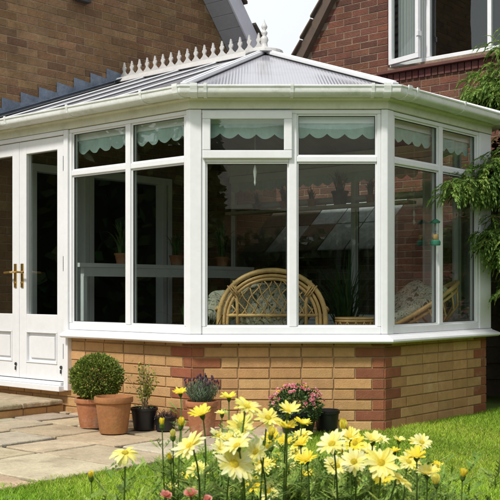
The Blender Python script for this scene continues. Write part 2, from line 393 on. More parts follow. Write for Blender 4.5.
# correct hinge side is the outer stile: handles sit at the meeting stiles
# eaves
fa=sweep([(-.05,HEAD+.003),(.052,HEAD+.003),(.052,HEAD+.06),(.075,HEAD+.07),(.075,2.40),(-.05,2.40)])
build('fascia',fa,M['fascia'],con,bevel=.003)
gz=2.338
def gprof():
    K=14; cxg=.140; rr_=.060
    outer=[(.080,gz+.080)]+[(cxg-rr_*math.cos(math.pi*i/K),gz+.045-.040*math.sin(math.pi*i/K)**.8) for i in range(K+1)]+[(.201,gz+.064),(.208,gz+.067),(.209,gz+.076),(.204,gz+.080),(.194,gz+.080)]
    inner=[(cxg+(rr_-.005)*math.cos(math.pi*i/K),gz+.046-.036*math.sin(math.pi*i/K)) for i in range(K+1)]+[(.085,gz+.080)]
    return outer+inner
gut=build('gutter',sweep(gprof()),M['upvc_old'],con,smooth=True)
gut.data.set_sharp_from_angle(angle=rad(35))
def gutter_clip(fr,t,w=.022):
    mb=MB(); K=10; pr=[(.074,gz+.092)]+[(.140-.066*math.cos(math.pi*i/K),gz+.045-.046*math.sin(math.pi*i/K)**.8) for i in range(K+1)]+[(.213,gz+.070),(.213,gz+.090)]
    inn=[(.205,gz+.090)]+[(.140+.0605*math.cos(math.pi*i/K),gz+.0455-.0415*math.sin(math.pi*i/K)**.8) for i in range(K+1)]+[(.0785,gz+.092)]
    pp=pr+inn; mb.prism([fr(t-w/2,o,z) for o,z in pp],fr(t+w/2,0,0)-fr(t-w/2,0,0)); build('bracket',mb,M['upvc_old'],gut)
for fr,ts in ((fS,(.32,1.15,1.95,2.5)),(fF,(.10,.70,1.26)),(fE,(.12,.8,1.45)),(f3,(.6,)),(fX,(.5,1.5))):
    for t in ts: gutter_clip(fr,t)
for fr,t in ((fS,-.03),(fF,.02),(fF,LF-.0),(fE,.02)): gutter_clip(fr,t,.05)
# roof
EZ=2.415; AZ=3.085; AP=loc3(.716,RB,AZ); RE=loc3(A1,RB,AZ)
ev=[offs(i,.135) for i in range(6)]; ev=[V((q.x,q.y,EZ)) for q in ev]
def panel(pts,td):
    mb=MB(); n=len(pts); pts=[V(p) for p in pts]; nr=(pts[1]-pts[0]).cross(pts[2]-pts[0]).normalized()
    if nr.z<0: nr=-nr
    mb.prism(pts,nr*-.025); 
    uv=[]; td=V((td.x,td.y,0))
    for f in mb.f:
        for i in f: p=V(mb.v[i]); uv.append((p.dot(td),p.z))
    mb.uv=uv; return mb
build('roof_panel',panel([ev[0],ev[1],AP,RE],s_),M['poly'],con)
build('roof_panel',panel([ev[1],ev[2],AP],V((1,0))),M['poly'],con)
build('roof_panel',panel([ev[2],ev[3],AP],e_),M['poly'],con)
build('roof_panel',panel([ev[3],ev[4],AP],d3),M['poly'],con)
build('roof_panel',panel([ev[4],ev[5],RE,AP],s_),M['poly'],con)
def rbar(a,b,w=.05,h=.03):
    gk=MB(); a=V(a);b=V(b); gk.bar(a+V((0,0,.0005)),b+V((0,0,.0005)),w+.018,.006); build('rubber_seal',gk,M['rubber'],con)
    mb=MB(); mb.bar(a+V((0,0,.002)),b+V((0,0,.002)),w,h); mb.bar(a+V((0,0,.002+h)),b+V((0,0,.002+h)),w*.45,h*.35); build('glazing_bar',mb,M['upvc'],con,bevel=.004)
for i in range(1,5): rbar(ev[i],AP)
for a in (.74,1.22,1.70,2.18,2.585):
    q=loc(a,-.135); rbar((q.x,q.y,EZ),loc3(a,RB,AZ),.026,.012)
    q=loc(a,BF+.135); rbar((q.x,q.y,EZ),loc3(a,RB,AZ),.026,.012)
# eave closure strip
build('eave_trim',sweep([(.05,2.401),(.14,2.401),(.14,2.425),(.05,2.45)]),M['upvc'],con)
rg=MB(); fR=frame(loc(.716,RB),s_,nS)
rg.prism([fR(0,-.10,AZ-.02),fR(0,-.06,AZ+.035),fR(0,.06,AZ+.035),fR(0,.10,AZ-.02)],fR(1.894,0,0)-fR(0,0,0))
rg.lathe((AP.x,AP.y,AZ-.015),[(.17,0),(.165,.03),(.10,.05),(.04,.06)],20)
ridge=build('ridge_cap',rg,M['crest'],con,bevel=.004)
rail=MB(); rail.fbox(fR,.03,1.88,-.010,.010,AZ+.033,AZ+.062)
cres=build('ridge_cresting',rail,M['crest'],con)
prof=[(.060,0),(.060,.012),(.040,.022),(.022,.04),(.018,.055),(.024,.062),(.034,.075),(.036,.086),(.028,.098),(.016,.106),(.020,.114),(.014,.124),(.004,.155)]
prof=[(x*.74,z*.84) for x,z in prof]; prof[0]=(.052,0)
for i in range(17):
    t=.065+i*.1105; mb=MB()
    pts=[fR(t+x*.92,-.007,AZ+.061+z) for x,z in prof]+[fR(t-x*.92,-.007,AZ+.061+z) for x,z in prof[::-1]]
    mb.prism(pts,fR(0,.007,0)-fR(0,-.007,0)); build('crest_spike',mb,M['crest'],cres)
fn=MB(); fn.lathe((AP.x,AP.y,AZ+.03),[(.045,0),(.045,.02),(.03,.03),(.026,.06),(.036,.085),(.03,.11),(.016,.125),(.026,.14),(.028,.152),(.02,.165),(.010,.172),(.024,.19),(.027,.205),(.018,.222),(.006,.245),(.002,.27)],14)
build('finial',fn,M['crest'],con,smooth=True)

# ---- scalloped blinds inside, one above each window
def blind(fr,t0,t1,label,name='scalloped_blind'):
    t0-=.03; t1+=.03; q=fr((t0+t1)/2,-.06,2.26); e=empty(name,q,label,'blind','scalloped pelmet blinds inside the conservatory')
    n=max(2,round((t1-t0)/.125)); mb=MB(); top=[];
    N_=n*10
    def wav(t): return .004*math.sin(t*37)+.003*math.sin(t*83+1)
    for i in range(N_+1):
        u=i/N_; t=t0+(t1-t0)*u; ph=(u*n)%1; z=2.082+.034*(1-math.sin(math.pi*min(max(ph,0),1)))**1.1+.003*math.sin(t*9)
        mb.v+= [tuple(fr(t,-.057+wav(t),2.255)),tuple(fr(t,-.051+wav(t),2.16)),tuple(fr(t,-.051+wav(t),z)),tuple(fr(t,-.054+wav(t),z)),tuple(fr(t,-.060+wav(t),2.255))]
    for i in range(N_):
        for k in range(5):
            k2=(k+1)%5; mb.face((i*5+k,(i+1)*5+k,(i+1)*5+k2,i*5+k2))
    build('valance',mb,M['blind'],e)
    h=MB(); h.fbox(fr,t0,t1,-.085,-.042,2.190,2.262); build('cassette',h,M['upvc'],e)
    return e
blind(fS,cS[1][0]+.01,cS[1][1]-.01,'pale teal scalloped blind in the window next to the french doors')
blind(fS,cS[0][0]+.01,cS[0][1]-.01,'pale teal scalloped blind in the window just left of the front left corner post')
blind(fF,cF[0][0]-.0,cF[0][1]-.0,'pale teal scalloped blind behind the opening fanlight of the front bay')
blind(fF,cF[1][0]+.0,cF[1][1]-.0,'pale teal scalloped blind in the fixed front window right of the fanlight')
blind(fE,cE[0][0]+.01,cE[0][1]-.01,'dim teal scalloped blind in the first pane right of the front right post')
blind(fE,cE[1][0]+.01,cE[1][1]-.01,'dim teal scalloped blind in the last pane nearest the conifer')
blind(fX,.15,A1-.1,'long shaded scalloped blind along the far side of the conservatory')

# ---- interior furniture
def wpt(x,y,z): return V((x,y,z))
sx0,sx1,sy=-.245,.595,7.86; cx=(sx0+sx1)/2; hw=(sx1-sx0)/2
so=empty('wicker_sofa',(cx,sy+.25,.2),'honey coloured cane sofa with arched lattice back seen from behind','sofa')
fm=MB()
for k,(dr,rr) in enumerate(((0,.020),(.040,.013),(.068,.013))):
    w=hw-dr; pts=[]
    h0=.74; top=1.155-dr
    pts.append((cx-w,sy+.02,.2)); 
    for i in range(25):
        a=math.pi*(1-i/24); pts.append((cx+w*math.cos(a),sy+k*.012*0,h0+(top-h0)*(abs(math.sin(a))**.85)))
    pts.append((cx+w,sy+.02,.2)); fm.tube(pts,rr,8)
fm.tube([(cx-hw+.06,sy,.80),(cx+hw-.06,sy,.80)],.014,8); fm.tube([(cx-hw+.02,sy,.60),(cx+hw-.02,sy,.60)],.016,8)
for x in (cx-.27,cx+.27): fm.tube([(x,sy,.6),(x-.005,sy,.9),(x+(.0 if x<cx else -.0)-.03*(1 if x<cx else -1),sy,1.075)],.014,8)
for sgn in (-1,1):
    x=cx+sgn*(hw-.0)
    fm.tube([(x,sy,.86),(x+sgn*.03,sy+.2,.84),(x+sgn*.03,sy+.45,.80),(x,sy+.55,.7),(x,sy+.55,.2)],.016,8)
    for dx in (-.035,0,.035): fm.tube([(cx+sgn*(hw-.09)+dx*.6,sy-.018,1.015+dx*-.7*sgn*0+.02),(cx+sgn*(hw-.15)+dx*.6,sy-.018,.95)],.006,6)
build('frame',fm,M['wicker'],so,smooth=True)
lt=MB()
def arch_z(x): 
    u=max(-1,min(1,(x-cx)/(hw-.075))); return .74+(1.085-.74)*(max(0,1-u*u)**.42)
for sgn in (-1,1):
    for k in range(-3,12):
        x0=cx-hw+.02+k*.075; pts=[]
        for i in range(12):
            z=.8+i*.027; x=x0+sgn*(i*.027)*.62+(0 if sgn>0 else .2)+.012*math.sin(i*.9)
            if abs(x-cx)<hw-.08 and z<arch_z(x)-.002: pts.append((x,sy+.006*sgn,z))
        if len(pts)>2: lt.tube(pts,.0055,5)
build('lattice',lt,M['wicker'],so,smooth=True)
def cushion(name,c,dims,par,m=None,tiltx=0,tilty=0,seed=1):
    bm=bpy.data.meshes.new(name); rr=random.Random(seed); mb=MB(); nu,nv=22,14
    rot=Matrix.Rotation(tilty,3,'Y')@Matrix.Rotation(tiltx,3,'X')
    b0=0
    for j in range(nv+1):
        v=math.pi*j/nv-math.pi/2
        for i in range(nu):
            u=2*math.pi*i/nu
            def se(x,p): return math.copysign(abs(x)**p,x)
            x=se(math.cos(v),.7)*se(math.cos(u),.45); y=se(math.cos(v),.7)*se(math.sin(u),.45); z=se(math.sin(v),.8)
            k=1+.05*math.sin(5*u+seed)*math.cos(3*v)
            p=rot@V((x*dims[0]/2*k,y*dims[1]/2*k,z*dims[2]/2)); mb.v.append(tuple(V(c)+p))
    for j in range(nv):
        for i in range(nu):
            i2=(i+1)%nu; mb.face((j*nu+i,j*nu+i2,(j+1)*nu+i2,(j+1)*nu+i))
    return build(name,mb,m or M['fabric'],par,smooth=True)
cushion('back_cushion',(cx,sy+.13,.86),(.62,.14,.40),so,seed=2)
cushion('seat_cushion',(cx,sy+.32,.60),(.72,.50,.14),so,seed=3)
cushion('scatter_cushion',(cx-.40,sy+.22,.87),(.26,.14,.26),so,seed=5)
# patterned cane chair on the right
chx,chy=1.42,8.22
ch=empty('wicker_armchair',(chx,chy,.2),'round backed cane armchair with leafy patterned cushion by the right hand panes','chair')
cm=MB()
def hoop(c,rx,rz,tilt,r,n=30,yaw=0):
    pts=[]
    for i in range(n+1):
        a=2*math.pi*i/n; p=V((rx*math.cos(a),rz*math.sin(a)*1.0,0)); p=Matrix.Rotation(tilt,3,'Y')@p; p=Matrix.Rotation(yaw,3,'Z')@p; pts.append(V(c)+p)
    return pts
cm.tube(hoop((chx-.02,chy,.87),.36,.32,rad(-33),0),.018,8); cm.tube(hoop((chx-.0,chy,.83),.33,.29,rad(-33),0),.012,8)
for i in range(16):
    a=2*math.pi*i/16; p=Matrix.Rotation(rad(-33),3,'Y')@V((.345*math.cos(a),.305*math.sin(a),0)); q=Matrix.Rotation(rad(-33),3,'Y')@V((.10*math.cos(a),.09*math.sin(a),-.2))
    mid=Matrix.Rotation(rad(-33),3,'Y')@V((.27*math.cos(a),.24*math.sin(a),-.13))
    cc=V((chx-.01,chy,.85)); cm.tube([cc+p,cc+mid,cc+q],.008,6)
for a in (45,135,225,315):
    cm.tube([(chx+.05,chy,.66),(chx+.1*math.cos(rad(a)),chy+.1*math.sin(rad(a)),.5),(chx+.25*math.cos(rad(a)),chy+.22*math.sin(rad(a)),.2)],.015,8)
build('frame',cm,M['wicker'],ch,smooth=True)
cushion('cushion',(chx-.07,chy,.865),(.56,.50,.16),ch,tilty=rad(-30),seed=9)
cushion('pillow',(chx-.10,chy-.05,.93),(.34,.34,.16),ch,tilty=rad(-40),tiltx=rad(20),seed=4)
# low cane table
tx,ty=.83,7.95
tb=empty('wicker_table',(tx,ty,.2),'low round cane table with a lattice rim behind the right front pane','table')
tm=MB(); 
for (r,z,th) in ((.145,.755,.012),(.165,.70,.010),(.15,.775,.009)): tm.tube([(tx+r*math.cos(a*math.pi/14),ty+r*math.sin(a*math.pi/14),z) for a in range(29)],th,6)
for k in range(14):
    a=k*2*math.pi/14; b=a+.45
    tm.tube([(tx+.165*math.cos(a),ty+.165*math.sin(a),.70),(tx+.15*math.cos((a+b)/2),ty+.15*math.sin((a+b)/2),.75),(tx+.145*math.cos(b),ty+.145*math.sin(b),.775)],.005,5)
    tm.tube([(tx+.165*math.cos(b),ty+.165*math.sin(b),.70),(tx+.145*math.cos(a),ty+.145*math.sin(a),.775)],.005,5)
for a in range(4): tm.tube([(tx+.13*math.cos(a*1.571+.7),ty+.13*math.sin(a*1.571+.7),.7),(tx+.17*math.cos(a*1.571+.7),ty+.17*math.sin(a*1.571+.7),.2)],.012,6)
build('frame',tm,M['wicker'],tb,smooth=True)
tt=MB(); tt.lathe((tx,ty,.72),[(.13,0),(.14,.01),(.14,.02),(.13,.025)],24); build('tabletop',tt,M['wicker'],tb)

def strap_plant(name,x,y,z,h,n,label,pot=True,spread=.5,cols=((.035,.09,.02),(.06,.13,.03)),w=.02,seed=1,potm='terra',potr=.1,poth=.18,parent=None,cat='plant'):
    rr=random.Random(seed); e=empty(name,(x,y,z),label,cat)
    if pot:
        p=MB(); p.lathe((x,y,z),[(potr*.72,0),(potr*.9,poth*.7),(potr*.95,poth*.84),(potr*1.05,poth*.84),(potr*1.05,poth),(potr*.93,poth),(potr*.9,poth*.9)],24); build('pot',p,M[potm],e,smooth=False)
    mb=MB(); zb=z+(poth*.9 if pot else 0)
    for i in range(n):
        a=rr.uniform(0,6.283); L=h*rr.uniform(.6,1.1); sp=rr.uniform(.15,1)*spread; base=V((x+rr.uniform(-1,1)*potr*.4,y+rr.uniform(-1,1)*potr*.4,zb))
        d=V((math.cos(a),math.sin(a),0)); sd=V((-d.y,d.x,0)); col=jit(rr.choice(cols),.3,rr); b0=len(mb.v); K=7
        for k in range(K+1):
            u=k/K; c=base+d*(sp*L*u**1.5)+V((0,0,L*(u-.45*sp*2*u*u*u))); ww=w*.5*math.sin(math.pi*min(1,.15+.85*u))**.7*(1-u*.6)
            mb.v+= [tuple(c-sd*ww),tuple(c+sd*ww+V((0,0,.001)))]
        for k in range(K): mb.face((b0+2*k,b0+2*k+1,b0+2*k+3,b0+2*k+2),col)
    build('foliage',mb,M['leaf'],e); return e
# shelf on the far side with a pot plant
sh=MB(); fsh=frame(loc(0,BF),s_,-e_); sh.fbox(fsh,.15,2.5,.04,.20,1.83,1.86)
shelf=tag(build('shelf',sh,M['plaster'],None),'long pale shelf along the far side windows of the conservatory','shelf')
q=loc(.99,BF-.13); strap_plant('potted_plant',q.x,q.y,1.86,.26,46,'bushy plant in a dark pot standing on the far shelf',potm='blackp',potr=.085,poth=.14,w=.02,cols=((.10,.17,.03),(.16,.22,.05)),seed=3)
q=loc(2.1,BF-.13); strap_plant('potted_plant',q.x,q.y,1.86,.17,30,'small green plant at the left end of the far shelf',potm='blackp',potr=.05,poth=.07,w=.016,seed=5)
strap_plant('spider_plant',.83,8.75,.2,1.0,110,'tall arching strappy plant standing inside behind the right front pane',spread=.55,w=.024,potr=.14,poth=.3,cols=((.03,.075,.02),(.06,.12,.03),(.10,.15,.05)),seed=8)
q=loc(.75,.75); strap_plant('spider_plant',q.x,q.y,.2,.62,60,'dark leafy plant inside behind the window left of the front left post',spread=.6,w=.02,potr=.11,poth=.25,seed=11)
q=loc(.25,.42); strap_plant('spider_plant',q.x,q.y,.2,.5,40,'short potted plant inside right beside the front left corner post',spread=.5,w=.02,potr=.09,poth=.28,seed=12,cols=((.05,.07,.03),(.09,.10,.04)))
for a_,h_,sd_ in ((.62,.2,61),(1.35,.16,62),(1.72,.24,63)):
    q=loc(a_,BF-.13); strap_plant('potted_plant',q.x,q.y,1.86,h_,34,{61:'leafy plant at the right end of the far shelf',62:'small leafy plant in the middle of the far shelf',63:'taller leafy plant left of the middle of the far shelf'}[sd_],potm='terra',potr=.05,poth=.08,w=.022,cols=((.09,.15,.03),(.13,.19,.05)),seed=sd_)
fW=frame(loc(2.05,0),e_,nE)
pq=fW(1.75,.1,.2); pst=empty('added_plant_stand',pq,'added white plant stand in place of a bright band reflected in the side windows','plant stand')  # added: its white top takes the place of a bright reflected band
mb=MB(); mb.fbox(fW,.45,2.75,0,.26,1.20,1.235); build('top',mb,M['upvc'],pst); mb=MB(); mb.fbox(fW,.5,2.7,.24,.255,1.12,1.198); build('apron',mb,M['upvc'],pst)
for b_ in (.5,2.66):
    for o_ in (.01,.21): mb=MB(); mb.fbox(fW,b_,b_+.04,o_,o_+.04,.2,1.199); build('leg',mb,M['upvc'],pst)
for b_,h_,sd_,lb in ((1.05,.35,71,'leafy plant on the left end of the added white plant stand'),(1.75,.28,72,'leafy plant in the middle of the added white plant stand'),(2.4,.45,73,'tall leafy plant on the right end of the added white plant stand')):
    q=fW(b_,.13,0); strap_plant('potted_plant',q.x,q.y,1.235,h_,46,lb,potm='terra',potr=.07,poth=.10,w=.024,cols=((.07,.13,.03),(.12,.18,.05)),seed=sd_)
# net curtain strips beside the far frames
# hanging ornament + chime + feeder
hp=px(255,172,7.26); ho=empty('hanging_ornament',hp,'thin white ornament hanging from a thread behind the left front pane','ornament')
mb=MB(); mb.tube([(hp.x,hp.y,2.26),(hp.x,hp.y,hp.z+.04)],.0012,5); build('thread',mb,M['cord'],ho)
mb=MB(); mb.lathe((hp.x,hp.y,hp.z-.10),[(.002,0),(.008,.02),(.006,.05),(.010,.07),(.014,.10),(.009,.13),(.002,.15)],10); build('crystal',mb,M['upvc'],ho,smooth=True)
hp=px(414,212,7.75); ho=empty('hanging_ornament',hp,'glass drop ornament hanging inside the first pane right of the front','ornament')
mb=MB(); mb.tube([(hp.x,hp.y,2.26),(hp.x,hp.y,hp.z+.02)],.0012,5); build('thread',mb,M['cord'],ho)
mb=MB(); mb.lathe((hp.x,hp.y,hp.z-.10),[(.002,0),(.012,.015),(.010,.03),(.003,.04),(.003,.06),(.012,.075),(.008,.1),(.002,.12)],10); build('drop',mb,M['pale'],ho,smooth=True)
fp=fE(.610,.060,1.46); fd=empty('bird_feeder',fp,'small clear bird feeder with green caps fixed to the glass beside the right hand mullion','bird feeder')
mb=MB(); mb.lathe((fp.x,fp.y,1.375),[(.026,0),(.026,.13)],14); build('tube',mb,M['glass'],fd,smooth=True)
mb=MB(); mb.lathe((fp.x,fp.y,1.335),[(.035,0),(.038,.01),(.038,.03),(.028,.042)],14); build('tray',mb,M['green'],fd)
mb=MB(); mb.lathe((fp.x,fp.y,1.503),[(.034,0),(.036,.012),(.01,.03)],14); mb.fbox(fE,.603,.617,.008,.060,1.503,1.513); build('cap',mb,M['green'],fd)
mb=MB(); mb.lathe((fp.x,fp.y,1.378),[(.022,0),(.022,.04)],10); build('seed',mb,M['wicker'],fd)

# ================================================================= BROWN HOUSE
fH=frame(loc(A1,0),e_,nE)
hq=loc(A1+.05,1.5); bh=empty('brick_house',(hq.x,hq.y,0),'brown brick house gable behind the conservatory with stepped lead flashing','house')
GS=1.22
def hline(b): return 3.97-GS*(b-3.0)
browns=[(.22,.125,.058),(.20,.112,.052),(.24,.14,.066),(.175,.095,.048),(.23,.133,.062),(.21,.12,.055),(.25,.152,.074)]
hb=MB(); DO=(.55,2.35,.2,2.175)   # opening into the house
def hclip(t,z): return z<hline(t)+.03 and not (DO[0]<t<DO[1] and z<DO[3])
def browncol(kind,k): return jit(R_.choice(browns),.14)
bricks(hb,fH,-.55,DO[0],0,2.175,browncol,None,off=.07,depth=.007)
bricks(hb,fH,DO[1],4.6,0,2.175,browncol,None,off=.07,depth=.007)
bricks(hb,fH,-.55,4.6,2.175,6.2,browncol,None,off=.07,clip=lambda t,z:z<hline(t)+.03,depth=.007)
zt=5.9
def hbk(t0,t1,z0,z1):
    hb.add([fH(t0,.002,z0),fH(t1,.002,z0),fH(t1,.002,z1(t1) if callable(z1) else z1),fH(t0,.002,z1(t0) if callable(z1) else z1)],[(0,1,2,3)],(.33,.24,.15))
cap=lambda t:min(hline(t)+.1,6.2)
bs=[-3.4,DO[0]]; hbk(-.55,DO[0],-.1,6.2)
hb.add([fH(DO[0],.002,DO[3]),fH(DO[1],.002,DO[3]),fH(DO[1],.002,cap(DO[1])),fH(1.2,.002,6.2),fH(DO[0],.002,6.2)],[(0,1,2,3,4)],(.33,.24,.15))
hbk(DO[1],4.6,-.1,cap)
# return walls so the house has depth
hb.add([fH(-.55,0,-.1),fH(-.55,-5,-.1),fH(-.55,-5,6.2),fH(-.55,0,6.2)],[(0,1,2,3)],(.17,.10,.055))
build('wall',hb,M['hbrick'],bh)
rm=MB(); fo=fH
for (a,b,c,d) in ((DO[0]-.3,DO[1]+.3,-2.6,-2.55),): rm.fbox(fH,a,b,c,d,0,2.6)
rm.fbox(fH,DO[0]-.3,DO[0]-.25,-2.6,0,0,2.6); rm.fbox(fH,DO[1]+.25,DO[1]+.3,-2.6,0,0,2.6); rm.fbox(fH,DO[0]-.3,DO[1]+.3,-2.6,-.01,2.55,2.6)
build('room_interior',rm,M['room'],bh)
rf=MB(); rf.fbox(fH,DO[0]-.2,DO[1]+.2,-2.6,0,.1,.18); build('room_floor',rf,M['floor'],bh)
pd=MB()
for b_ in (.575,1.20,1.26,2.245,2.325): pd.fbox(fH,b_-.028,b_+.028,-.09,.02,.2,2.17)
pd.fbox(fH,DO[0],DO[1],-.088,.018,2.10,2.172); pd.fbox(fH,DO[0],DO[1],-.088,.018,.2,.26); build('patio_door_frame',pd,M['upvc'],bh,bevel=.003)
# soffit, bargeboard, verge tiles, roof
OV=.34
def slope(u0,u1): return u0,u1
so_=MB(); b=1.0; g=V((0,0,-.0))
dz=lambda b:hline(b)
bb=1.0
while bb<4.3:
    b1=bb+.098; 
    so_.hexa([fH(bb,.012,dz(bb)),fH(b1,.012,dz(b1)),fH(b1,OV,dz(b1)),fH(bb,OV,dz(bb)),fH(bb,.012,dz(bb)+.02),fH(b1,.012,dz(b1)+.02),fH(b1,OV,dz(b1)+.02),fH(bb,OV,dz(bb)+.02)]); 
    # step between boards
    bb+=.104
build('soffit',so_,M['soffit'],bh)
bg=MB(); bg.prism([fH(.9,OV,dz(.9)-.015),fH(4.35,OV,dz(4.35)-.015),fH(4.35,OV,dz(4.35)+.27),fH(.9,OV,dz(.9)+.27)],fH(0,.025,0)-fH(0,0,0)); build('bargeboard',bg,M['barge'],bh,bevel=.004)
rt=MB(); bb=.8; k=0
tcol=[(.085,.062,.05),(.065,.05,.042),(.10,.075,.06)]
while bb<4.5:
    b1=bb+.145
    for j in range(26):
        o1=OV+.06-j*.19-(.0 if k%2 else .095); o0=o1-.186
        lift=R_.uniform(0,.005); zz=lambda q:dz(q)+.275
        h0,h1=.012+lift,.055+lift
        rt.hexa([fH(bb,o0,zz(bb)+h0-.01),fH(b1+.01,o0,zz(b1+.01)+h1-.02),fH(b1+.01,o1,zz(b1+.01)+h1-.02),fH(bb,o1,zz(bb)+h0-.01),
                 fH(bb,o0,zz(bb)+h0+.012),fH(b1+.01,o0,zz(b1+.01)+h1+.006),fH(b1+.01,o1,zz(b1+.01)+h1+.006),fH(bb,o1,zz(bb)+h0+.012)],jit(R_.choice(tcol),.2))
    bb+=.145; k+=1
rt.hexa([fH(.8,-4.8,dz(.8)+.2),fH(4.5,-4.8,dz(4.5)+.2),fH(4.5,OV,dz(4.5)+.2),fH(.8,OV,dz(.8)+.2),fH(.8,-4.8,dz(.8)+.27),fH(4.5,-4.8,dz(4.5)+.27),fH(4.5,OV,dz(4.5)+.27),fH(.8,OV,dz(.8)+.27)],(.06,.05,.04))
build('roof',rt,M['tile'],bh)
# lead flashing in steps
fm=MB(); 
def rl(b): return EZ+.03+(b+.135)/(RB+.135)*(AZ-EZ)
z=2.475; 
k=0
steps=[]
b=-.40
while b<RB:
    b1=b+.205; top=max(rl(b1),2.42)+.062
    dzt=.012
    pts=[fH(b+.003,.014,max(rl(b),2.2)-.13),fH(b1+.012,.014+.0,max(rl(b1),2.2)-.13),fH(b1+.012,.014,top-dzt),fH(b+.003,.014,top+dzt)]
    fm.prism(pts,fH(0,.004+.001*(k%3),0)-fH(0,0,0)); b+=.205; k+=1
# sloping lead apron over the roof edge
qa=[fH(-.15,.02,rl(-.15)+.0),fH(RB,.02,rl(RB)+.0),fH(RB,.11,rl(RB)+.012),fH(-.15,.11,rl(-.15)+.012)]
fm.prism(qa,(0,0,.006))
build('lead_flashing',fm,M['lead'],bh)
# dark vent at top of wall
vm=MB(); vq=px(89,-3,9.55)
tq=(V((vq.x,vq.y))-loc(A1,0)).dot(e_)
vm.fbox(fH,tq-.10,tq+.10,.012,.07,3.78,3.95); vm.fbox(fH,tq-.075,tq+.075,.03,.10,3.765,3.8); build('wall_vent',vm,M['darkmetal'],bh,bevel=.006)

# ================================================================= RED HOUSE
BRD=4.1; fD=frame(loc(0,BRD),-s_,nS)
rq=loc(-.5,BRD+.3); rh=empty('red_brick_house',(rq.x,rq.y,0),'dark red brick gable with white casement window behind the right of the conservatory','house')
def rline(t): return 3.66+1.44*(t+2.173)
reds=[(.155,.060,.036),(.130,.048,.030),(.175,.070,.042),(.105,.040,.028),(.150,.060,.038),(.165,.062,.036)]
WT0,WT1,WZ0,WZ1=-1.035,1.55,3.415,4.62
rb=MB()
def rclip(t,z): return z<rline(t)+.02 and not (WT0-.02<t<WT1 and WZ0-.10<z<WZ1)
def redcol(kind,k): return jit(R_.choice(reds),.16)
bricks(rb,fD,-2.6,WT0,0,6.5,redcol,None,off=.03,clip=lambda t,z:z<rline(t)+.02,depth=.007)
bricks(rb,fD,WT0,WT1,0,WZ0-.17,redcol,None,off=.03,depth=.007)
bricks(rb,fD,WT1,3.6,0,6.5,redcol,None,off=.03,depth=.007)
bricks(rb,fD,WT0,WT1,WZ1,6.5,redcol,None,off=.03,depth=.007)
rmo=(.27,.20,.14)
def rbk(t0,t1,z0,z1a,z1b): rb.add([fD(t0,.003,z0),fD(t1,.003,z0),fD(t1,.003,z1b),fD(t0,.003,z1a)],[(0,1,2,3)],rmo)
rbk(-2.6,WT0,-.1,rline(-2.6)+.1,rline(WT0)+.1); rbk(WT0,WT1,-.1,WZ0,WZ0); rbk(WT1,3.6,-.1,6.5,6.5); rbk(WT0,WT1,WZ1,rline(WT0)+.1,6.5)
rb.fbox(fD,WT0-.0,WT0+.012,-.10,.0,WZ0,WZ1,(.16,.05,.04)); 
rb.add([fD(3.6,0,-.1),fD(3.6,-5,-.1),fD(3.6,-5,6.5),fD(3.6,0,6.5)],[(0,1,2,3)],(.17,.05,.04))
# header course under the sill
x=WT0-.06
while x<WT1+.06:
    rb.fbox(fD,x,x+.066,.0,.030,WZ0-.165,WZ0-.085,jit((.13,.045,.04),.25)); x+=.078
build('wall',rb,M['hbrick'],rh)
sl=MB(); sl.hexa([fD(WT0-.09,-.08,WZ0-.082),fD(WT1+.09,-.08,WZ0-.082),fD(WT1+.09,.085,WZ0-.082),fD(WT0-.09,.085,WZ0-.082),fD(WT0-.09,-.08,WZ0-.005),fD(WT1+.09,-.08,WZ0-.005),fD(WT1+.09,.085,WZ0-.05),fD(WT0-.09,.085,WZ0-.05)])
build('window_sill',sl,M['brownsill'],rh,bevel=.004)
wf=MB(); o0,o1=-.07,-.02
wf.fbox(fD,WT0+.012,WT1,o0,o1,WZ0,WZ0+.045); wf.fbox(fD,WT0+.012,WT1,o0,o1,WZ1-.045,WZ1)
wf.fbox(fD,WT0+.012,WT0+.045,o0,o1+.001,WZ0+.045,WZ1-.045)
for m in (-.545,.165,.86,1.5): wf.fbox(fD,m-.022,m+.022,o0,o1+.002,WZ0+.045,WZ1-.045)
wfo=build('window',wf,M['upvc'],rh,bevel=.004)
for (a,b) in ((-.523,.143),(.187,.838),(.882,1.478)):
    g=MB(); g.fbox(fD,a,b,-.05,-.044,WZ0+.045,WZ1-.045); build('pane',g,M['glass'],wfo)
# open casement, hinged on its left stile
hin=fD(WT0+.035,-.012,0); ang=rad(14); dd=-s_; nn=nS
d2=V((dd.x*math.cos(ang)+nn.x*math.sin(ang),dd.y*math.cos(ang)+nn.y*math.sin(ang))); n2=V((nn.x*math.cos(ang)-dd.x*math.sin(ang),nn.y*math.cos(ang)-dd.y*math.sin(ang)))
fC=frame((hin.x,hin.y),d2,n2); w=.45; t=.045
cs=MB(); cs.fbox(fC,0,w,0,.04,WZ0+.02,WZ0+.02+t+.01); cs.fbox(fC,0,w,0,.04,WZ1-.02-t,WZ1-.02); cs.fbox(fC,0,t,0,.041,WZ0+.07,WZ1-.06); cs.fbox(fC,w-t,w,0,.041,WZ0+.07,WZ1-.06)
cso=build('casement',cs,M['upvc'],rh,bevel=.004); g=MB(); g.fbox(fC,t,w-t,.016,.022,WZ0+.07,WZ1-.06); build('pane',g,M['glass'],cso)
hh=MB(); 
for zz in (WZ0+.25,WZ0+.75): hh.fbox(fC,w-.02,w+.012,.0,.05,zz,zz+.05)
build('hinge',hh,M['upvc'],cso)
cu=MB(); n=80
for i in range(n+1):
    t=WT0+.06+i/n*.42; o=-.13+.022*math.sin(i*.9)+.01*math.sin(i*2.3)
    cu.v+=[tuple(fD(t,o,WZ0-.02)),tuple(fD(t,o*.99,WZ1))]
for i in range(n): cu.face((2*i,2*i+2,2*i+3,2*i+1))
build('curtain',cu,M['curtain'],rh,smooth=True)
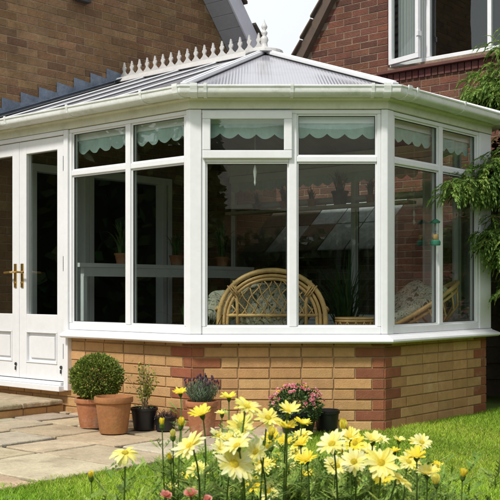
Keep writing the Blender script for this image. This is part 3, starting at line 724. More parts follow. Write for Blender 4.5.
ri=MB(); ri.fbox(fD,WT0-.2,WT1+.2,-2.4,-2.35,WZ0-.4,WZ1+.2); ri.fbox(fD,WT0-.2,WT0-.15,-2.4,-.09,WZ0-.4,WZ1+.2); ri.fbox(fD,WT1+.15,WT1+.2,-2.4,-.09,WZ0-.4,WZ1+.2); ri.fbox(fD,WT0-.2,WT1+.2,-2.4,-.09,WZ0-.4,WZ0-.35); ri.fbox(fD,WT0-.2,WT1+.2,-2.4,-.09,WZ1+.15,WZ1+.2)
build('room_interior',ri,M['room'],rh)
vb=MB(); t0,t1=-2.75,.3
vb.prism([fD(t0,.0,rline(t0)-.03),fD(t1,.0,rline(t1)-.03),fD(t1,.0,rline(t1)+.17),fD(t0,.0,rline(t0)+.17)],fD(0,.09,0)-fD(0,0,0)); build('verge_board',vb,mat('dark_brown_board',(.12,.085,.065),.8,noise=.2),rh,bevel=.004)
vt=MB(); tt_=t0; k=0
while tt_<t1:
    a,b_=tt_,tt_+.15
    for j in range(14):
        o1=.13-j*.24; o0=o1-.236; h=.17
        vt.hexa([fD(a,o0,rline(a)+h+.03),fD(b_,o0,rline(b_)+h),fD(b_,o1,rline(b_)+h),fD(a,o1,rline(a)+h+.03),fD(a,o0,rline(a)+h+.055),fD(b_,o0,rline(b_)+h+.02),fD(b_,o1,rline(b_)+h+.02),fD(a,o1,rline(a)+h+.055)],jit((.12,.09,.07),.2))
    tt_+=.15
build('roof',vt,M['tile'],rh)

# added lean-to by the red wall, standing in for slabs reflected in panes
fL=frame(loc(0,BF+.18),s_,e_)
lq=fL(1.5,.2,0); ln=empty('added_lean_to',lq,'added lean-to roof of pale panels standing in for slabs reflected in the glass','lean-to')
zz=lambda o:1.42+o*.95
W_=BRD-BF-.19
def lpan(a,b,o0,o1,m,nm,sk=.12):
    mb=MB(); mb.prism([fL(a-sk*o0,o0,zz(o0)),fL(b-sk*o0,o0,zz(o0)),fL(b-sk*o1,o1,zz(o1)),fL(a-sk*o1,o1,zz(o1))],(0,0,.012)); build(nm,mb,m,ln)
for i in range(6):
    a=.45+i*.36
    for j in range(2):
        o0=j*W_/2; 
        dark=(i,j) in ((0,0),(0,1),(3,0),(5,0),(5,1),(4,1)) 
        lpan(a,a+.345,o0,o0+W_/2-.012,M['wood'] if dark else M['pale'],'roof_panel')
for a in (.5,2.5):
    mb=MB(); mb.fbox(fL,a,a+.06,0,.06,0,1.41); build('post',mb,M['wood'],ln)
mb=MB(); mb.fbox(fL,.3,2.6,-.02,.03,1.34,1.41); build('beam',mb,M['wood'],ln)

# ================================================================= GROUND
g=MB(); g.add([(-60,-60,0),(60,-60,0),(60,80,0),(-60,80,0)],[(0,1,2,3)]); lawn=struct(build('lawn',g,M['lawn']))
# patio: earth bed + flagstones as one paved surface
PE=-.80
pb=MB(); pb.prism([loc3(PE,-7,.004),loc3(6,-7,.004),loc3(6,1.0,.004),loc3(PE,1.0,.004)][::1],(0,0,.008)); struct(build('patio_bed',pb,M['soil']))
st=MB(); stones=[(.53,.43,.29),(.49,.39,.26),(.56,.47,.34),(.46,.39,.28),(.52,.40,.25),(.48,.41,.31)]
def flag(a0,a1,b0,b1,z=.012,h=.016):
    g=.022; j=lambda:R_.uniform(-.014,.014)
    # wobbly outline
    pts=[]; 
    def edge(p,q):
        n=5
        for i in range(n):
            u=i/n; pts.append((p[0]+(q[0]-p[0])*u+R_.uniform(-.009,.009),p[1]+(q[1]-p[1])*u+R_.uniform(-.009,.009)))
    c=[(a0+g+j(),b0+g+j()),(a1-g+j(),b0+g+j()),(a1-g+j(),b1-g+j()),(a0+g+j(),b1-g+j())]
    for i in range(4): edge(c[i],c[(i+1)%4])
    tilt=(R_.uniform(-.004,.004),R_.uniform(-.004,.004)); ca=(a0+a1)/2; cb=(b0+b1)/2; col=jit(R_.choice(stones),.12); hh=h+R_.uniform(-.003,.003)
    n=len(pts); A=[];B=[];C_=[]
    for (a,b) in pts:
        zz_=z+hh+tilt[0]*(a-ca)*2+tilt[1]*(b-cb)*2; ia=a+(ca-a)*.018; ib=b+(cb-b)*.018
        A.append(loc3(a,b,z-.004)); B.append(loc3(a,b,zz_-.006)); C_.append(loc3(ia,ib,zz_))
    b=len(st.v); st.v.extend([tuple(p) for p in A+B+C_])
    for i in range(n):
        k=(i+1)%n; st.face((b+i,b+k,b+n+k,b+n+i),col); st.face((b+n+i,b+n+k,b+2*n+k,b+2*n+i),col)
    st.face([b+2*n+i for i in range(n)],col)
b=-6.0; rr=random.Random(21)
while b<.95:
    w=rr.choice([.36,.46,.56,.42]); a=PE-rr.uniform(0,.05)+rr.choice([0,0,0])
    while a<5:
        L=rr.choice([.4,.5,.62,.75,.56]); flag(a,a+L,b,b+w); a+=L
    b+=w
struct(build('patio',st,M['stone']))
# step: flagstone on brick
sq=loc(1.95,-.35); step=empty('door_step',(sq.x,sq.y,0),'mossy stone slab step on bricks below the french doors','step')
sb=MB(); fT=frame(loc(1.43,-.80),e_,nE)      # end face of the step towards the camera
fT2=frame(loc(1.43,-.80),s_,nS)
bricks(sb,fT,0,.78,.012,.012+.075,buffc,None,off=.06); bricks(sb,fT2,0,1.6,.012,.012+.075,buffc,None)
sb.fbox(fT,0.0,.78,-1.6,.003,0,.082,mor); build('riser',sb,M['buff'],step)
tp=MB(); 
for (x0,x1) in ((.015,.40),(.41,.795)):
  for (y0,y1) in ((-.66,.03),(-1.35,-.67)):
    cl=jit((.44,.36,.23),.1); n=9
    pts=[]
    for i in range(n): pts.append((x0-.04+(x1-x0)*i/n,y1+R_.uniform(-.008,.008)))
    for i in range(n): pts.append((x1-.04+R_.uniform(-.005,.005),y1+(y0-y1)*i/n))
    for i in range(n): pts.append((x1-.04+(x0-x1)*i/n,y0))
    for i in range(n): pts.append((x0-.04+R_.uniform(-.005,.005),y0+(y1-y0)*i/n))
    cc=(sum(p[0] for p in pts)/len(pts),sum(p[1] for p in pts)/len(pts)); m=len(pts); b0=len(tp.v)
    for z,k in ((.088,0.02),(.096,0),(.115,0),(.124,.015),(.127,.05)):
        for (x,y) in pts: tp.v.append(tuple(fT(x+(cc[0]-x)*k,y+(cc[1]-y)*k,z)))
    for r in range(4):
        for i in range(m): tp.face((b0+r*m+i,b0+r*m+(i+1)%m,b0+(r+1)*m+(i+1)%m,b0+(r+1)*m+i),cl)
    tp.face([b0+4*m+i for i in range(m)],cl); tp.face([b0+i for i in range(m)][::-1],cl)
build('slab',tp,mat('mossy_sandstone',(1,1,1),.9,col=True,noise=.25,nscale=6,bump=.8,bscale=35,tint=((.16,.14,.06),9,.47,.72,.65)),step)

# ================================================================= POTS
def pot_mb(x,y,r,h,square=False):
    p=MB(); prof=[(r*.70,0),(r*.72,.01),(r*.90,h*.80),(r*.90,h*.83),(r*.985,h*.845),(r*1.0,h*.87),(r*1.0,h*.97),(r*.985,h),(r*.90,h),(r*.86,h*.9)]
    p.lathe((x,y,.034),prof,36,wob=.004); return p
def leafball(mb,c,rx,rz,n,L,w,cols,rr,inner=.55,bumpy=.08):
    for i in range(n):
        d=V((rr.gauss(0,1),rr.gauss(0,1),rr.gauss(0,1))).normalized(); k=inner+(1-inner)*rr.random()**.5
        k*=1+bumpy*math.sin(d.x*7+1)*math.sin(d.y*6+2)*math.sin(d.z*8)+rr.uniform(-.03,.06)
        p=V(c)+V((d.x*rx*k,d.y*rx*k,d.z*rz*k)); dr=(d+V((rr.uniform(-1,1),rr.uniform(-1,1),rr.uniform(-.6,1)))*.8).normalized()
        nr=V((rr.gauss(0,1),rr.gauss(0,1),rr.gauss(0,1))); mb.leaf(p,dr,nr,L*rr.uniform(.7,1.2),w*rr.uniform(.8,1.2),jit(rr.choice(cols),.25,rr))
rr=random.Random(5)
x,y=-1.085,7.10-.03
bt=empty('potted_box_ball',(x,y,.034),'clipped round box ball in the terracotta pot half hidden nearest the doors','potted plant')
build('pot',pot_mb(x-.02,y,.135,.205),M['terra'],bt)
cb=(x+.005,y-.02,.385); mb=MB(); leafball(mb,cb,.178,.158,9000,.020,.012,[(.15,.215,.03),(.20,.26,.045),(.09,.14,.025),(.26,.30,.06)],rr)
build('foliage',mb,M['leaf'],bt)
mb=MB(); mb.tube([(x-.02,y,.2),(x,y-.01,.3),(x,y-.02,.4)],.014,7); 
for i in range(26):
    d=V((rr.gauss(0,1),rr.gauss(0,1),rr.gauss(0,.8))).normalized(); mb.tube([(x,y-.02,.36),V(cb)+d*.08,V(cb)+d*.13],[.006,.004,.002],5)
build('stem',mb,M['bark'],bt)
x,y=-.925,6.78
tp_=empty('terracotta_pot',(x,y,.034),'large plain terracotta pot in front of the box ball pot','pot')
build('body',pot_mb(x,y,.132,.245),M['terra2'],tp_)
mb=MB(); mb.lathe((x,y,.20),[(.11,0),(.11,.028),(.02,.036)],20); build('compost',mb,M['soil'],tp_)
# black pot with yellow green shrub
x,y=-.735,6.95
bp=empty('potted_shrub',(x,y,.034),'straggly yellow green shrub in a black plastic pot against the brick wall','potted plant')
mb=MB(); mb.lathe((x,y,.034),[(.072,0),(.090,.13),(.096,.132),(.096,.150),(.088,.15),(.086,.135)],26); build('pot',mb,M['blackp'],bp)
mb=MB(); lf=MB(); leafball(lf,(x,y,.19),.06,.03,60,.02,.008,[(.12,.15,.05)],rr)
for i in range(15):
    a=rr.uniform(0,6.28); L=rr.uniform(.15,.31); sp=rr.uniform(.02,.14)*(.6+.4*(rr.random())); tip=V((x+sp*math.cos(a)*1.1,y+sp*math.sin(a)*.6,.175+L)); base=V((x+rr.uniform(-.02,.02),y,.17)); mid=(base+tip)/2+V((rr.uniform(-.03,.03),0,.02))
    mb.tube([base,mid,tip],[.003,.0022,.0012],5,(.30,.22,.12))
    for k in range(26):
        u=rr.uniform(.35,1.05); p=base.lerp(tip,u)+V((rr.gauss(0,.018),rr.gauss(0,.018),rr.gauss(0,.012))); lf.leaf(p,(rr.uniform(-1,1),rr.uniform(-1,1),rr.uniform(-.3,1)),(rr.gauss(0,1),rr.gauss(0,1),rr.gauss(0,1)),.026,.013,jit(rr.choice([(.30,.30,.05),(.22,.24,.05),(.38,.33,.08),(.15,.20,.06)]),.2,rr))
build('stem',mb,M['leaf'],bp); build('foliage',lf,M['leaf'],bp)
# small black pot with dry twigs
x,y=-.585,6.90
sp_=empty('twig_pot',(x,y,.034),'low black pot of dry dark twigs left of the lavender','pot')
mb=MB(); mb.lathe((x,y,.034),[(.065,0),(.074,.08),(.079,.082),(.079,.095),(.07,.095)],22); build('body',mb,M['blackp'],sp_)
mb=MB()
for i in range(70):
    a=rr.uniform(0,6.28); r=rr.uniform(.02,.09); mb.tube([(x,y,.11),(x+r*.7*math.cos(a),y+r*.7*math.sin(a),.15+rr.uniform(-.02,.03)),(x+r*math.cos(a+.5),y+r*math.sin(a+.5),.10+rr.uniform(-.03,.03))],.0018,4,jit((.10,.06,.05),.4,rr))
build('twigs',mb,M['leaf'],sp_)
# lavender
x,y=-.322,6.70
lv=empty('potted_lavender',(x,y,.034),'grey green lavender with dark buds in a terracotta pot at the wall corner','potted plant')
build('pot',pot_mb(x,y,.112,.225),M['terra'],lv)
mb=MB()
for i in range(360):
    a=rr.uniform(0,6.28); t=rr.random()**.6; r=.125*t; L=rr.uniform(.07,.145)*(1.1-.35*t); base=V((x+r*.5*math.cos(a),y+r*.5*math.sin(a),.245)); tip=V((x+r*math.cos(a),y+r*math.sin(a),.25+L)); col=jit(rr.choice([(.15,.20,.13),(.20,.25,.17),(.10,.145,.075)]),.2,rr)
    for k in range(9):
        u=k/8; p=base.lerp(tip,u); mb.leaf(p,V((rr.uniform(-1,1),rr.uniform(-1,1),1.2)),(rr.gauss(0,1),rr.gauss(0,1),.1),.026,.0045,col)
    if i%6==0:
        q=tip+V((0,0,rr.uniform(.02,.045))); mb.tube([tip,q],.0012,4,col); bd=MB(); bd.tube([q,q+V((0,0,.009)),q+V((0,0,.018)),q+V((0,0,.022))],[.003,.0055,.0045,.001],6,jit((.10,.05,.085),.3,rr)); build('flower_bud',bd,M['leaf'],lv)
build('foliage',mb,M['leaf'],lv)

# ---- generic daisy head
def basis(ax):
    ax=V(ax).normalized(); u=ax.cross(V((0,0,1)));
    if u.length<.05: u=V((1,0,0))
    u.normalize(); return ax,u,ax.cross(u).normalized()
def head(mb,c,ax,R,openg,n,cols,rr,curl=.3,w=None,notch=True):
    ax,u,v=basis(ax); w=w or R*.30
    for lay in (0,1):
        for i in range(n):
            a=2*math.pi*(i+.5*lay)/n+rr.uniform(-.12,.12); rd=u*math.cos(a)+v*math.sin(a); sd=ax.cross(rd); L=R*rr.uniform(.86,1.06)*(1 if lay==0 else .93)
            th=openg+rr.uniform(-.16,.16)+lay*.14; p=V(c)+rd*R*.13; K=5; b0=len(mb.v); col=jit(rr.choice(cols),.07,rr); ww=w*rr.uniform(.8,1.15); tw=rr.uniform(-.5,.5); cu2=curl+rr.uniform(-.35,.45); L*=rr.choice([1,1,1,.9,.8]); bc=tuple(c*m for c,m in zip(col,(.97,.88,.42)))
            if rr.random()<.05: continue
            for k in range(K+1):
                q=k/K; wd=ww*.5*(math.sin(math.pi*(.10+.83*q))**.75); cup=-wd*.22
                s2=(sd+ax*tw*q).normalized(); 
                mb.v+=[tuple(p-s2*wd-ax*cup),tuple(p),tuple(p+s2*wd-ax*cup)]
                th2=th-cu2*q; p=p+(rd*math.cos(th2)+ax*math.sin(th2))*(L*.87/K)
            for k in range(K): 
                for j in (0,1): mb.face((b0+3*k+j,b0+3*k+j+1,b0+3*k+j+4,b0+3*k+j+3),tuple(x_*(1-q_)+y_*q_ for x_,y_ in zip(bc,col)) if (q_:=min(1,(k+.5)/3.2))<1 else col)
            
def disc(mb,c,ax,r,col,rr):
    ax,u,v=basis(ax)
    for i in range(70):
        t=math.sqrt(i/70); a=i*2.39996; p=V(c)+(u*math.cos(a)+v*math.sin(a))*r*t+ax*(r*.5*(1-t*t)); s=r*.13
        cc=jit(col,.2,rr); mb.add([p-u*s,p-v*s,p+u*s,p+v*s,p+ax*s*1.6,p-ax*s],[(0,1,4),(1,2,4),(2,3,4),(3,0,4)],cc)
    n=12; mb.add([V(c)+(u*math.cos(k*6.283/n)+v*math.sin(k*6.283/n))*r*1.02 for k in range(n)]+[V(c)+ax*r*.42],[(k,(k+1)%n,n) for k in range(n)],col)

# pink flowers in basket pot
x,y=.325,6.80
pk=empty('potted_pink_flowers',(x,y,.012),'mound of pink daisy flowers in a pot before the brick wall','potted plant')
mb=MB(); mb.lathe((x,y,.034),[(.10,0),(.13,.12),(.14,.125),(.14,.15),(.12,.15)],26); build('pot',mb,M['blackp'],pk)
mb=MB(); leafball(mb,(x-.01,y,.21),.17,.13,2000,.030,.013,[(.06,.13,.03),(.10,.17,.05),(.04,.09,.03)],rr,inner=.3); build('foliage',mb,M['leaf'],pk)
for i in range(46):
    a=rr.uniform(math.pi*.9,math.pi*2.1); el=rr.uniform(.1,1.35); d=V((math.cos(a)*math.cos(el),math.sin(a)*math.cos(el),math.sin(el))); c=V((x-.01,y,.21))+V((d.x*.19,d.y*.17,d.z*.155))
    c+=V((rr.uniform(-.015,.015),0,rr.uniform(-.02,.015)))
    fl_=MB(); yel=rr.random()<.08
    head(fl_,c,d+V((0,-.5,.3)),.017,.35,9,[(.80,.55,.08)] if yel else [(.62,.14,.22),(.70,.27,.34),(.50,.09,.15),(.75,.48,.48)],rr,w=.009)
    disc(fl_,c,d+V((0,-.5,.3)),.005,(.45,.30,.12),rr); build('flower',fl_,M['petal'],pk)
x,y=.535,6.96
bb=empty('black_pot',(x,y,.012),'empty black plastic pot at the wall right of the pink flowers','pot')
mb=MB(); mb.lathe((x,y,.012),[(.070,0),(.084,.13),(.091,.132),(.091,.155),(.083,.155),(.075,.05)],26); build('body',mb,M['blackp'],bb)

# ================================================================= FOREGROUND DAISIES
Y1=[(.88,.75,.07),(.88,.79,.13),(.86,.71,.05)]; Y2=[(.88,.83,.26),(.88,.85,.36),(.88,.80,.18)]; Y3=[(.88,.85,.40),(.88,.86,.50),(.88,.82,.28)]
# px,py,diameter px,kind(s side cup, f facing, d drooping, b bud),colours
PL=[
 ('pale marguerite plant with one drooping cream bloom, leftmost of the row','A',[(125,459,33,'d',Y3),(91,474,8,'b',Y1)]),
 ('marguerite plant with small yellow cups and buds in front of the lavender pot','B',[(180,391,19,'s',Y1),(201,411,30,'s',Y1),(162,421,9,'b',Y1),(181,421,11,'b',Y1),(170,456,8,'b',Y1),(190,446,42,'f',Y3),(173,433,9,'b',Y2)]),
 ('densest marguerite plant with a very large cream bloom low in its centre','C',[(229,395,22,'s',Y1),(247,407,36,'f',Y2),(240,426,34,'f',Y2),(234,464,48,'f',Y3),(237,446,40,'f',Y3),(268,418,32,'f',Y2),(261,479,23,'s',Y1),(218,436,24,'f',Y3),(256,452,34,'f',Y3),(222,412,16,'s',Y2)]),
 ('bright yellow marguerite plant in front of the pink flowers','D',[(289,408,30,'s',Y2),(287,424,30,'s',Y1),(300,434,22,'s',Y1),(271,431,11,'b',Y1),(273,461,24,'f',Y1),(306,457,28,'s',Y1),(286,440,24,'s',Y1),(303,421,24,'s',Y1),(296,453,26,'f',Y2),(283,467,20,'f',Y2)]),
 ('cream and yellow marguerite plant in front of the lone black pot','E',[(332,444,38,'f',Y3),(350,434,28,'s',Y2),(373,437,30,'s',Y2),(381,463,42,'f',Y2),(354,462,34,'f',Y3),(343,424,13,'b',Y1),(337,466,30,'f',Y3),(366,450,24,'f',Y2),(360,478,20,'s',Y2),(344,448,26,'s',Y2)]),
 ('marguerite plant with big yellow blooms at the right end of the row','F',[(399,480,38,'f',Y2),(416,453,30,'s',Y1),(427,470,30,'s',Y2),(407,464,22,'f',Y3),(436,478,14,'b',Y2),(394,450,16,'s',Y1)]),
 ('single round yellow marguerite bud standing alone over the lawn at right','G',[(463,472,11,'b',Y1)]),
]
rr=random.Random(99)
for label,nm,fl in PL:
    if nm in 'BCDEF':
        x0=min(f[0] for f in fl); x1=max(f[0] for f in fl)
        for q in range({'B':5,'C':17,'D':15,'E':17,'F':7}[nm]):
            fl.append((rr.uniform(x0-4,x1+4),rr.uniform(436,494),rr.choice([16,20,22,25,27]),rr.choice('ssffb'),rr.choice([Y1,Y2,Y2,Y3])))
            if fl[-1][3]=='b': fl[-1]=fl[-1][:2]+(9,)+fl[-1][3:]
    Zs=[62/d if k!='b' else 2.35 for (_,_,d,k,_) in fl]; Zs=[max(1.75,min(2.9,z)) for z in Zs]
    xs=[(f[0]-250)/1000*z for f,z in zip(fl,Zs)]; bx=sum(xs)/len(xs); bz=sum(Zs)/len(Zs)
    e=empty('marguerite_plant',(bx,bz,0),label,'flowering plant','yellow marguerite plants in the foreground bed')
    stem=MB(); lf=MB()
    for (f,Z) in zip(fl,Zs):
        c=px(f[0],f[1],Z); r=f[2]/2000*Z*.93; k=f[3]; m=MB(); cm_=MB()
        if k=='s': ax=V((rr.uniform(-.25,.25),rr.uniform(-.55,-.15),1)); head(m,c-ax.normalized()*r*.3,ax,r*1.02,rad(32),10,f[4],rr,curl=.25)
        elif k=='f': ax=V((rr.uniform(-.6,.6),rr.uniform(-1.0,-.15),rr.uniform(.6,1.0))); head(m,c,ax,r*1.02,rad(14),11,f[4],rr,curl=.35)
        elif k=='d': ax=V((.05,-.5,1)); head(m,c+V((0,0,r*.4)),ax,r*1.15,rad(-8),10,f[4],rr,curl=1.0); c=c+V((0,0,r*.4))
        else: ax=V((rr.uniform(-.2,.2),-.2,1)); head(m,c-V((0,0,r*.9)),ax,r*2.1,rad(78),7,f[4],rr,curl=-.35,w=r*1.0)
        ax=ax.normalized()
        fo_=build('flower',m,M['petal'],e)
        if k!='b':
            base=c-ax*r*.3 if k=='s' else c
            disc(cm_,base+ax*r*.02,ax,r*.22,(.86,.74,.10),rr); build('flower_center',cm_,M['petal'],fo_)
        else: base=c-V((0,0,r*.9))
        # calyx
        cal=MB(); u0=base-ax*r*.02; g1=(.10,.16,.03)
        cal.tube([u0-ax*.012,u0-ax*.006,u0+ax*.002],[.0018,.0055 if k!='b' else .006,.0065],8,g1); build('calyx',cal,M['leaf'],fo_)
        foot=V((bx+rr.uniform(-.05,.05),bz+rr.uniform(-.05,.05),.02)); top=u0-ax*.011
        m1=top-ax*.06+V((0,0,-.06)); m2=(foot*.4+top*.6)+V((rr.uniform(-.02,.02),0,0)); m2.x=top.x*.85+foot.x*.15+rr.uniform(-.01,.01); m2.z=top.z-.28
        pts=[foot,m2,m1,top]
        P4=[]
        for i in range(13):
            t=i/12; a=(1-t)**3; b_=3*t*(1-t)**2; c_=3*t*t*(1-t); d_=t**3; P4.append(foot*a+m2*b_+m1*c_+top*d_)
        stem.tube(P4,[.0024]*6+[.002]*4+[.0018,.0016,.0015],6,jit((.11,.17,.035),.15,rr),cap=False)
        # feathery leaves along stem
        for i in range(34):
            t=rr.uniform(.35,.88); j=int(t*12); p=P4[j].lerp(P4[min(12,j+1)],t*12-j); a=rr.uniform(0,6.28); d=V((math.cos(a),math.sin(a),rr.uniform(.2,1.0))).normalized(); L=rr.uniform(.025,.055); col=jit(rr.choice([(.22,.33,.05),(.28,.38,.07),(.15,.25,.045)]),.2,rr)
            lf.leaf(p,d,(0,0,1),L,.004,col)
            sd=d.cross(V((0,0,1))).normalized()
            for q in (.35,.55,.75):
                for sg in (-1,1): lf.leaf(p+d*L*q,(d+sd*sg*.9),(0,0,1),L*.33,.0045,col)
    # leafy mound below the blooms
    for i in range(0 if nm=='G' else 60*len(fl)):
        a=rr.uniform(0,6.28); r=.16*math.sqrt(rr.random()); p=V((bx+r*math.cos(a)*1.4,bz+r*math.sin(a),rr.uniform(.1,.545)+rr.uniform(-.02,.02))); d=V((rr.uniform(-1,1),rr.uniform(-1,1),rr.uniform(.1,1))).normalized(); col=jit(rr.choice([(.20,.32,.05),(.27,.37,.07),(.14,.24,.04)]),.2,rr); L=rr.uniform(.035,.06)
        lf.leaf(p,d,(0,0,1),L,.006,col); sd=d.cross(V((0,0,1))).normalized()
        for q in (.3,.5,.7):
            for sg in (-1,1): lf.leaf(p+d*L*q,(d+sd*sg*.9),(0,0,1),L*.4,.006,col)
    # a few bare leaning side shoots
    build('stems',stem,M['leaf'],e,smooth=True); build('foliage',lf,M['leaf'],e)
# pink flowers low at the bottom edge
pe=empty('pink_flower_plant',(-.13,1.9,0),'salmon pink rounded blooms low at the bottom edge below the marguerites','flowering plant')
stm=MB()
for (x_,y_,d_) in ((166,494,13),(191,492,15),(207,498,11),(152,505,12),(180,508,13)):
    Z=1.9; c=px(x_,y_,Z); m=MB(); r=d_/2000*Z
    for lay,op in ((1.0,.25),(.8,.75),(.55,1.15)): head(m,c-V((0,0,r*.3)),(.05,-.5,1),r*lay*1.15,op,6,[(.78,.33,.27),(.82,.45,.36),(.80,.38,.33)],rr,curl=-.5,w=r*.9)
    build('flower',m,M['petal'],pe); stm.tube([(-.13+rr.uniform(-.03,.03),1.9,.02),(c.x,c.y,c.z-.15),(c.x,c.y,c.z-r*.3)],[.004,.003,.0022],6,(.12,.15,.04))
build('stems',stm,M['leaf'],pe)
# flower bed soil
fb=MB(); fb.prism([(-1.3,1.2,.004),(1.4,1.2,.004),(1.5,3.1,.004),(-1.3,3.0,.004)],(0,0,.02)); struct(build('flower_bed',fb,M['soil']))

# ================================================================= GRASS BLADES
rg_=np.random.default_rng(3)
def grass():
    N0=560000
    Y=4.1+rg_.random(N0)**1.0*6.0; X=(rg_.random(N0)*2-1)*.275*Y
    keep=rg_.random(N0)<np.clip(1.15*(5.0/Y)**1.2,0,1)*(Y/10.1)**.6
    X=X[keep];Y=Y[keep]
    dx=X-P.x; dy=Y-P.y; A=dx*s_.x+dy*s_.y; B=dx*e_.x+dy*e_.y
    edge=PE+.03+.04*np.sin(B*5)+.025*np.sin(B*17+1)
    k=(A<edge)&((Y<7.06)|(A<aQ-.03))&~((A>aQ-.02)&(Y>7.06))
    X=X[k];Y=Y[k];A=A[k]; n=len(X)
    clump=np.sin(X*3.1+1)*np.sin(Y*2.3)+.6*np.sin(X*7.7+Y*5.1)+.4*np.sin(X*15+3)*np.sin(Y*13)
    h=(.010+.022*rg_.random(n)**1.5)*(1+.22*clump); h*=np.where(A>PE-.08,1.35,1.0)
    a=rg_.random(n)*6.283; lean=(.2+.9*rg_.random(n))*h; w=.0016+.0014*rg_.random(n)
    cx_,sx_=np.cos(a),np.sin(a); b=rg_.random(n)*6.283; wx,wy=np.cos(b)*w,np.sin(b)*w
    z0=np.full(n,.0)
    v=np.zeros((n,5,3),np.float32)
    v[:,0]=np.stack([X-wx,Y-wy,z0],1); v[:,1]=np.stack([X+wx,Y+wy,z0],1)
    mx,my=X+cx_*lean*.35,Y+sx_*lean*.35
    v[:,2]=np.stack([mx+wx*.8,my+wy*.8,h*.6],1); v[:,3]=np.stack([mx-wx*.8,my-wy*.8,h*.6],1)
    v[:,4]=np.stack([X+cx_*lean,Y+sx_*lean,h],1)
    me=bpy.data.meshes.new('grass'); me.vertices.add(n*5); me.vertices.foreach_set('co',v.ravel())
    idx=np.arange(n)[:,None]*5; loops=np.concatenate([idx+np.array([0,1,2,3]),idx+np.array([3,2,4])],1).ravel().astype(np.int32)
    me.loops.add(len(loops)); me.loops.foreach_set('vertex_index',loops)
    me.polygons.add(n*2); st_=np.stack([np.arange(n)*7,np.arange(n)*7+4],1).ravel().astype(np.int32); me.polygons.foreach_set('loop_start',st_)
    me.update(calc_edges=True); me.validate()
    ca=me.color_attributes.new('Col','FLOAT_COLOR','CORNER')
    base=np.array([[.30,.46,.04],[.37,.53,.06],[.23,.37,.035],[.48,.50,.15]]); ch_=rg_.choice(4,n,p=[.4,.32,.2,.08]); pat=np.sin(X*1.7+2*np.sin(Y*1.1))*np.cos(Y*2.1+X)+.5*np.sin(X*5.3+1)*np.sin(Y*4.1+X*2); c=base[ch_]*(1+.12*clump[:,None])*np.stack([1+.22*pat,1+.08*pat,1+.25*pat],1)*(1+.25*(rg_.random((n,1))-.5))
    c=np.repeat(np.hstack([c,np.ones((n,1))]),7,axis=0).astype(np.float32); ca.data.foreach_set('color',c.ravel())
    me.materials.append(M['grass']); o=bpy.data.objects.new('grass',me); COL.objects.link(o); o['kind']='stuff'; o['label']='short green lawn grass in front of the conservatory'; o['category']='grass'; return n
print('blades',grass())

# ================================================================= CONIFER, FENCE, RIGHT SIDE
fq=loc(-1.0,3.6)
fe=empty('timber_fence',(2.9,9.2,0),'dark weathered horizontal board fence beyond the right end of the conservatory','fence')
for i in range(13):
    mb=MB(); z=.03+i*.15; o=R_.uniform(-.004,.004)
    mb.hexa([(1.95,9.20+o,z),(4.6,9.20+o,z),(4.6,9.235+o,z),(1.95,9.235+o,z),(1.95,9.225+o,z+.142),(4.6,9.225+o,z+.142),(4.6,9.24+o,z+.142),(1.95,9.24+o,z+.142)]); build('board',mb,M['wood'],fe)
for x in (2.0,3.3,4.5): mb=MB(); mb.box(x,x+.09,9.245,9.33,0,2.0); build('post',mb,M['wood'],fe)
rr=random.Random(31)
def frond(mb,p,d,L,rr,cols,droop=.5,seg=9,lw=.010,ll=.060):
    p=V(p); d=V(d).normalized(); col=rr.choice(cols); pts=[p]
    for k in range(seg):
        d=(d+V((0,0,-droop/seg*(1+k*.25)))).normalized(); p=p+d*L/seg; pts.append(p)
        sd=d.cross(V((0,0,1))).normalized(); l=ll*math.sin(math.pi*(.2+.75*(k+1)/seg))*rr.uniform(.8,1.2)
        for sg in (-1,1):
            for h in (0,.5):
                dir_=(d*.75+sd*sg*.9+V((0,0,rr.uniform(-.6,.05)))).normalized(); mb.leaf(p-d*(L/seg*h),dir_,(rr.gauss(0,.3),rr.gauss(0,.3),1),l,lw*rr.uniform(.8,1.3),jit(col,.2,rr))
    mb.leaf(p,d,(0,0,1),ll,lw,jit(col,.2,rr)); return pts
ctr=V((2.62,8.75,0))
cf=empty('conifer_tree',(ctr.x,ctr.y,0),'feathery bright green conifer overhanging the right end of the conservatory','tree')
tk=MB(); tk.tube([(ctr.x,ctr.y,0),(ctr.x+.02,ctr.y,1.2),(ctr.x-.02,ctr.y+.02,2.4),(ctr.x,ctr.y,3.2)],[.07,.055,.035,.01],9); 
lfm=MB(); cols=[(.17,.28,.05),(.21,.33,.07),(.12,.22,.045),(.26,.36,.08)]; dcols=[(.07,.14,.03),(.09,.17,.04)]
def clear(p):   # keep out of conservatory volume
    a,b=ab(p.x,p.y); return not (a>aQ-.05 and b<BF+.2 and p.z<2.42 and b>-.2 and a<A1)
brs=[]
for i in range(230):
    z=rr.choice([rr.uniform(2.5,3.15),rr.uniform(2.45,2.95),rr.uniform(1.3,2.25),rr.uniform(1.2,2.2),rr.uniform(.5,1.3)])
    a=rr.uniform(0,6.283) if i%3 else rr.uniform(2.2,4.4)
    reach=(.85 if z>2.45 else .75 if z>1.2 else .35)*rr.uniform(.45,1)*(1-.35*max(0,z-2.7))
    tip=ctr+V((math.cos(a)*reach,math.sin(a)*reach*.8,z+rr.uniform(0,.12))); base=V((ctr.x,ctr.y,z-.12))
    if not clear(tip): 
        tip=tip+V((nE.x,nE.y,0))*.35
        if not clear(tip): continue
    brs.append((base,tip))
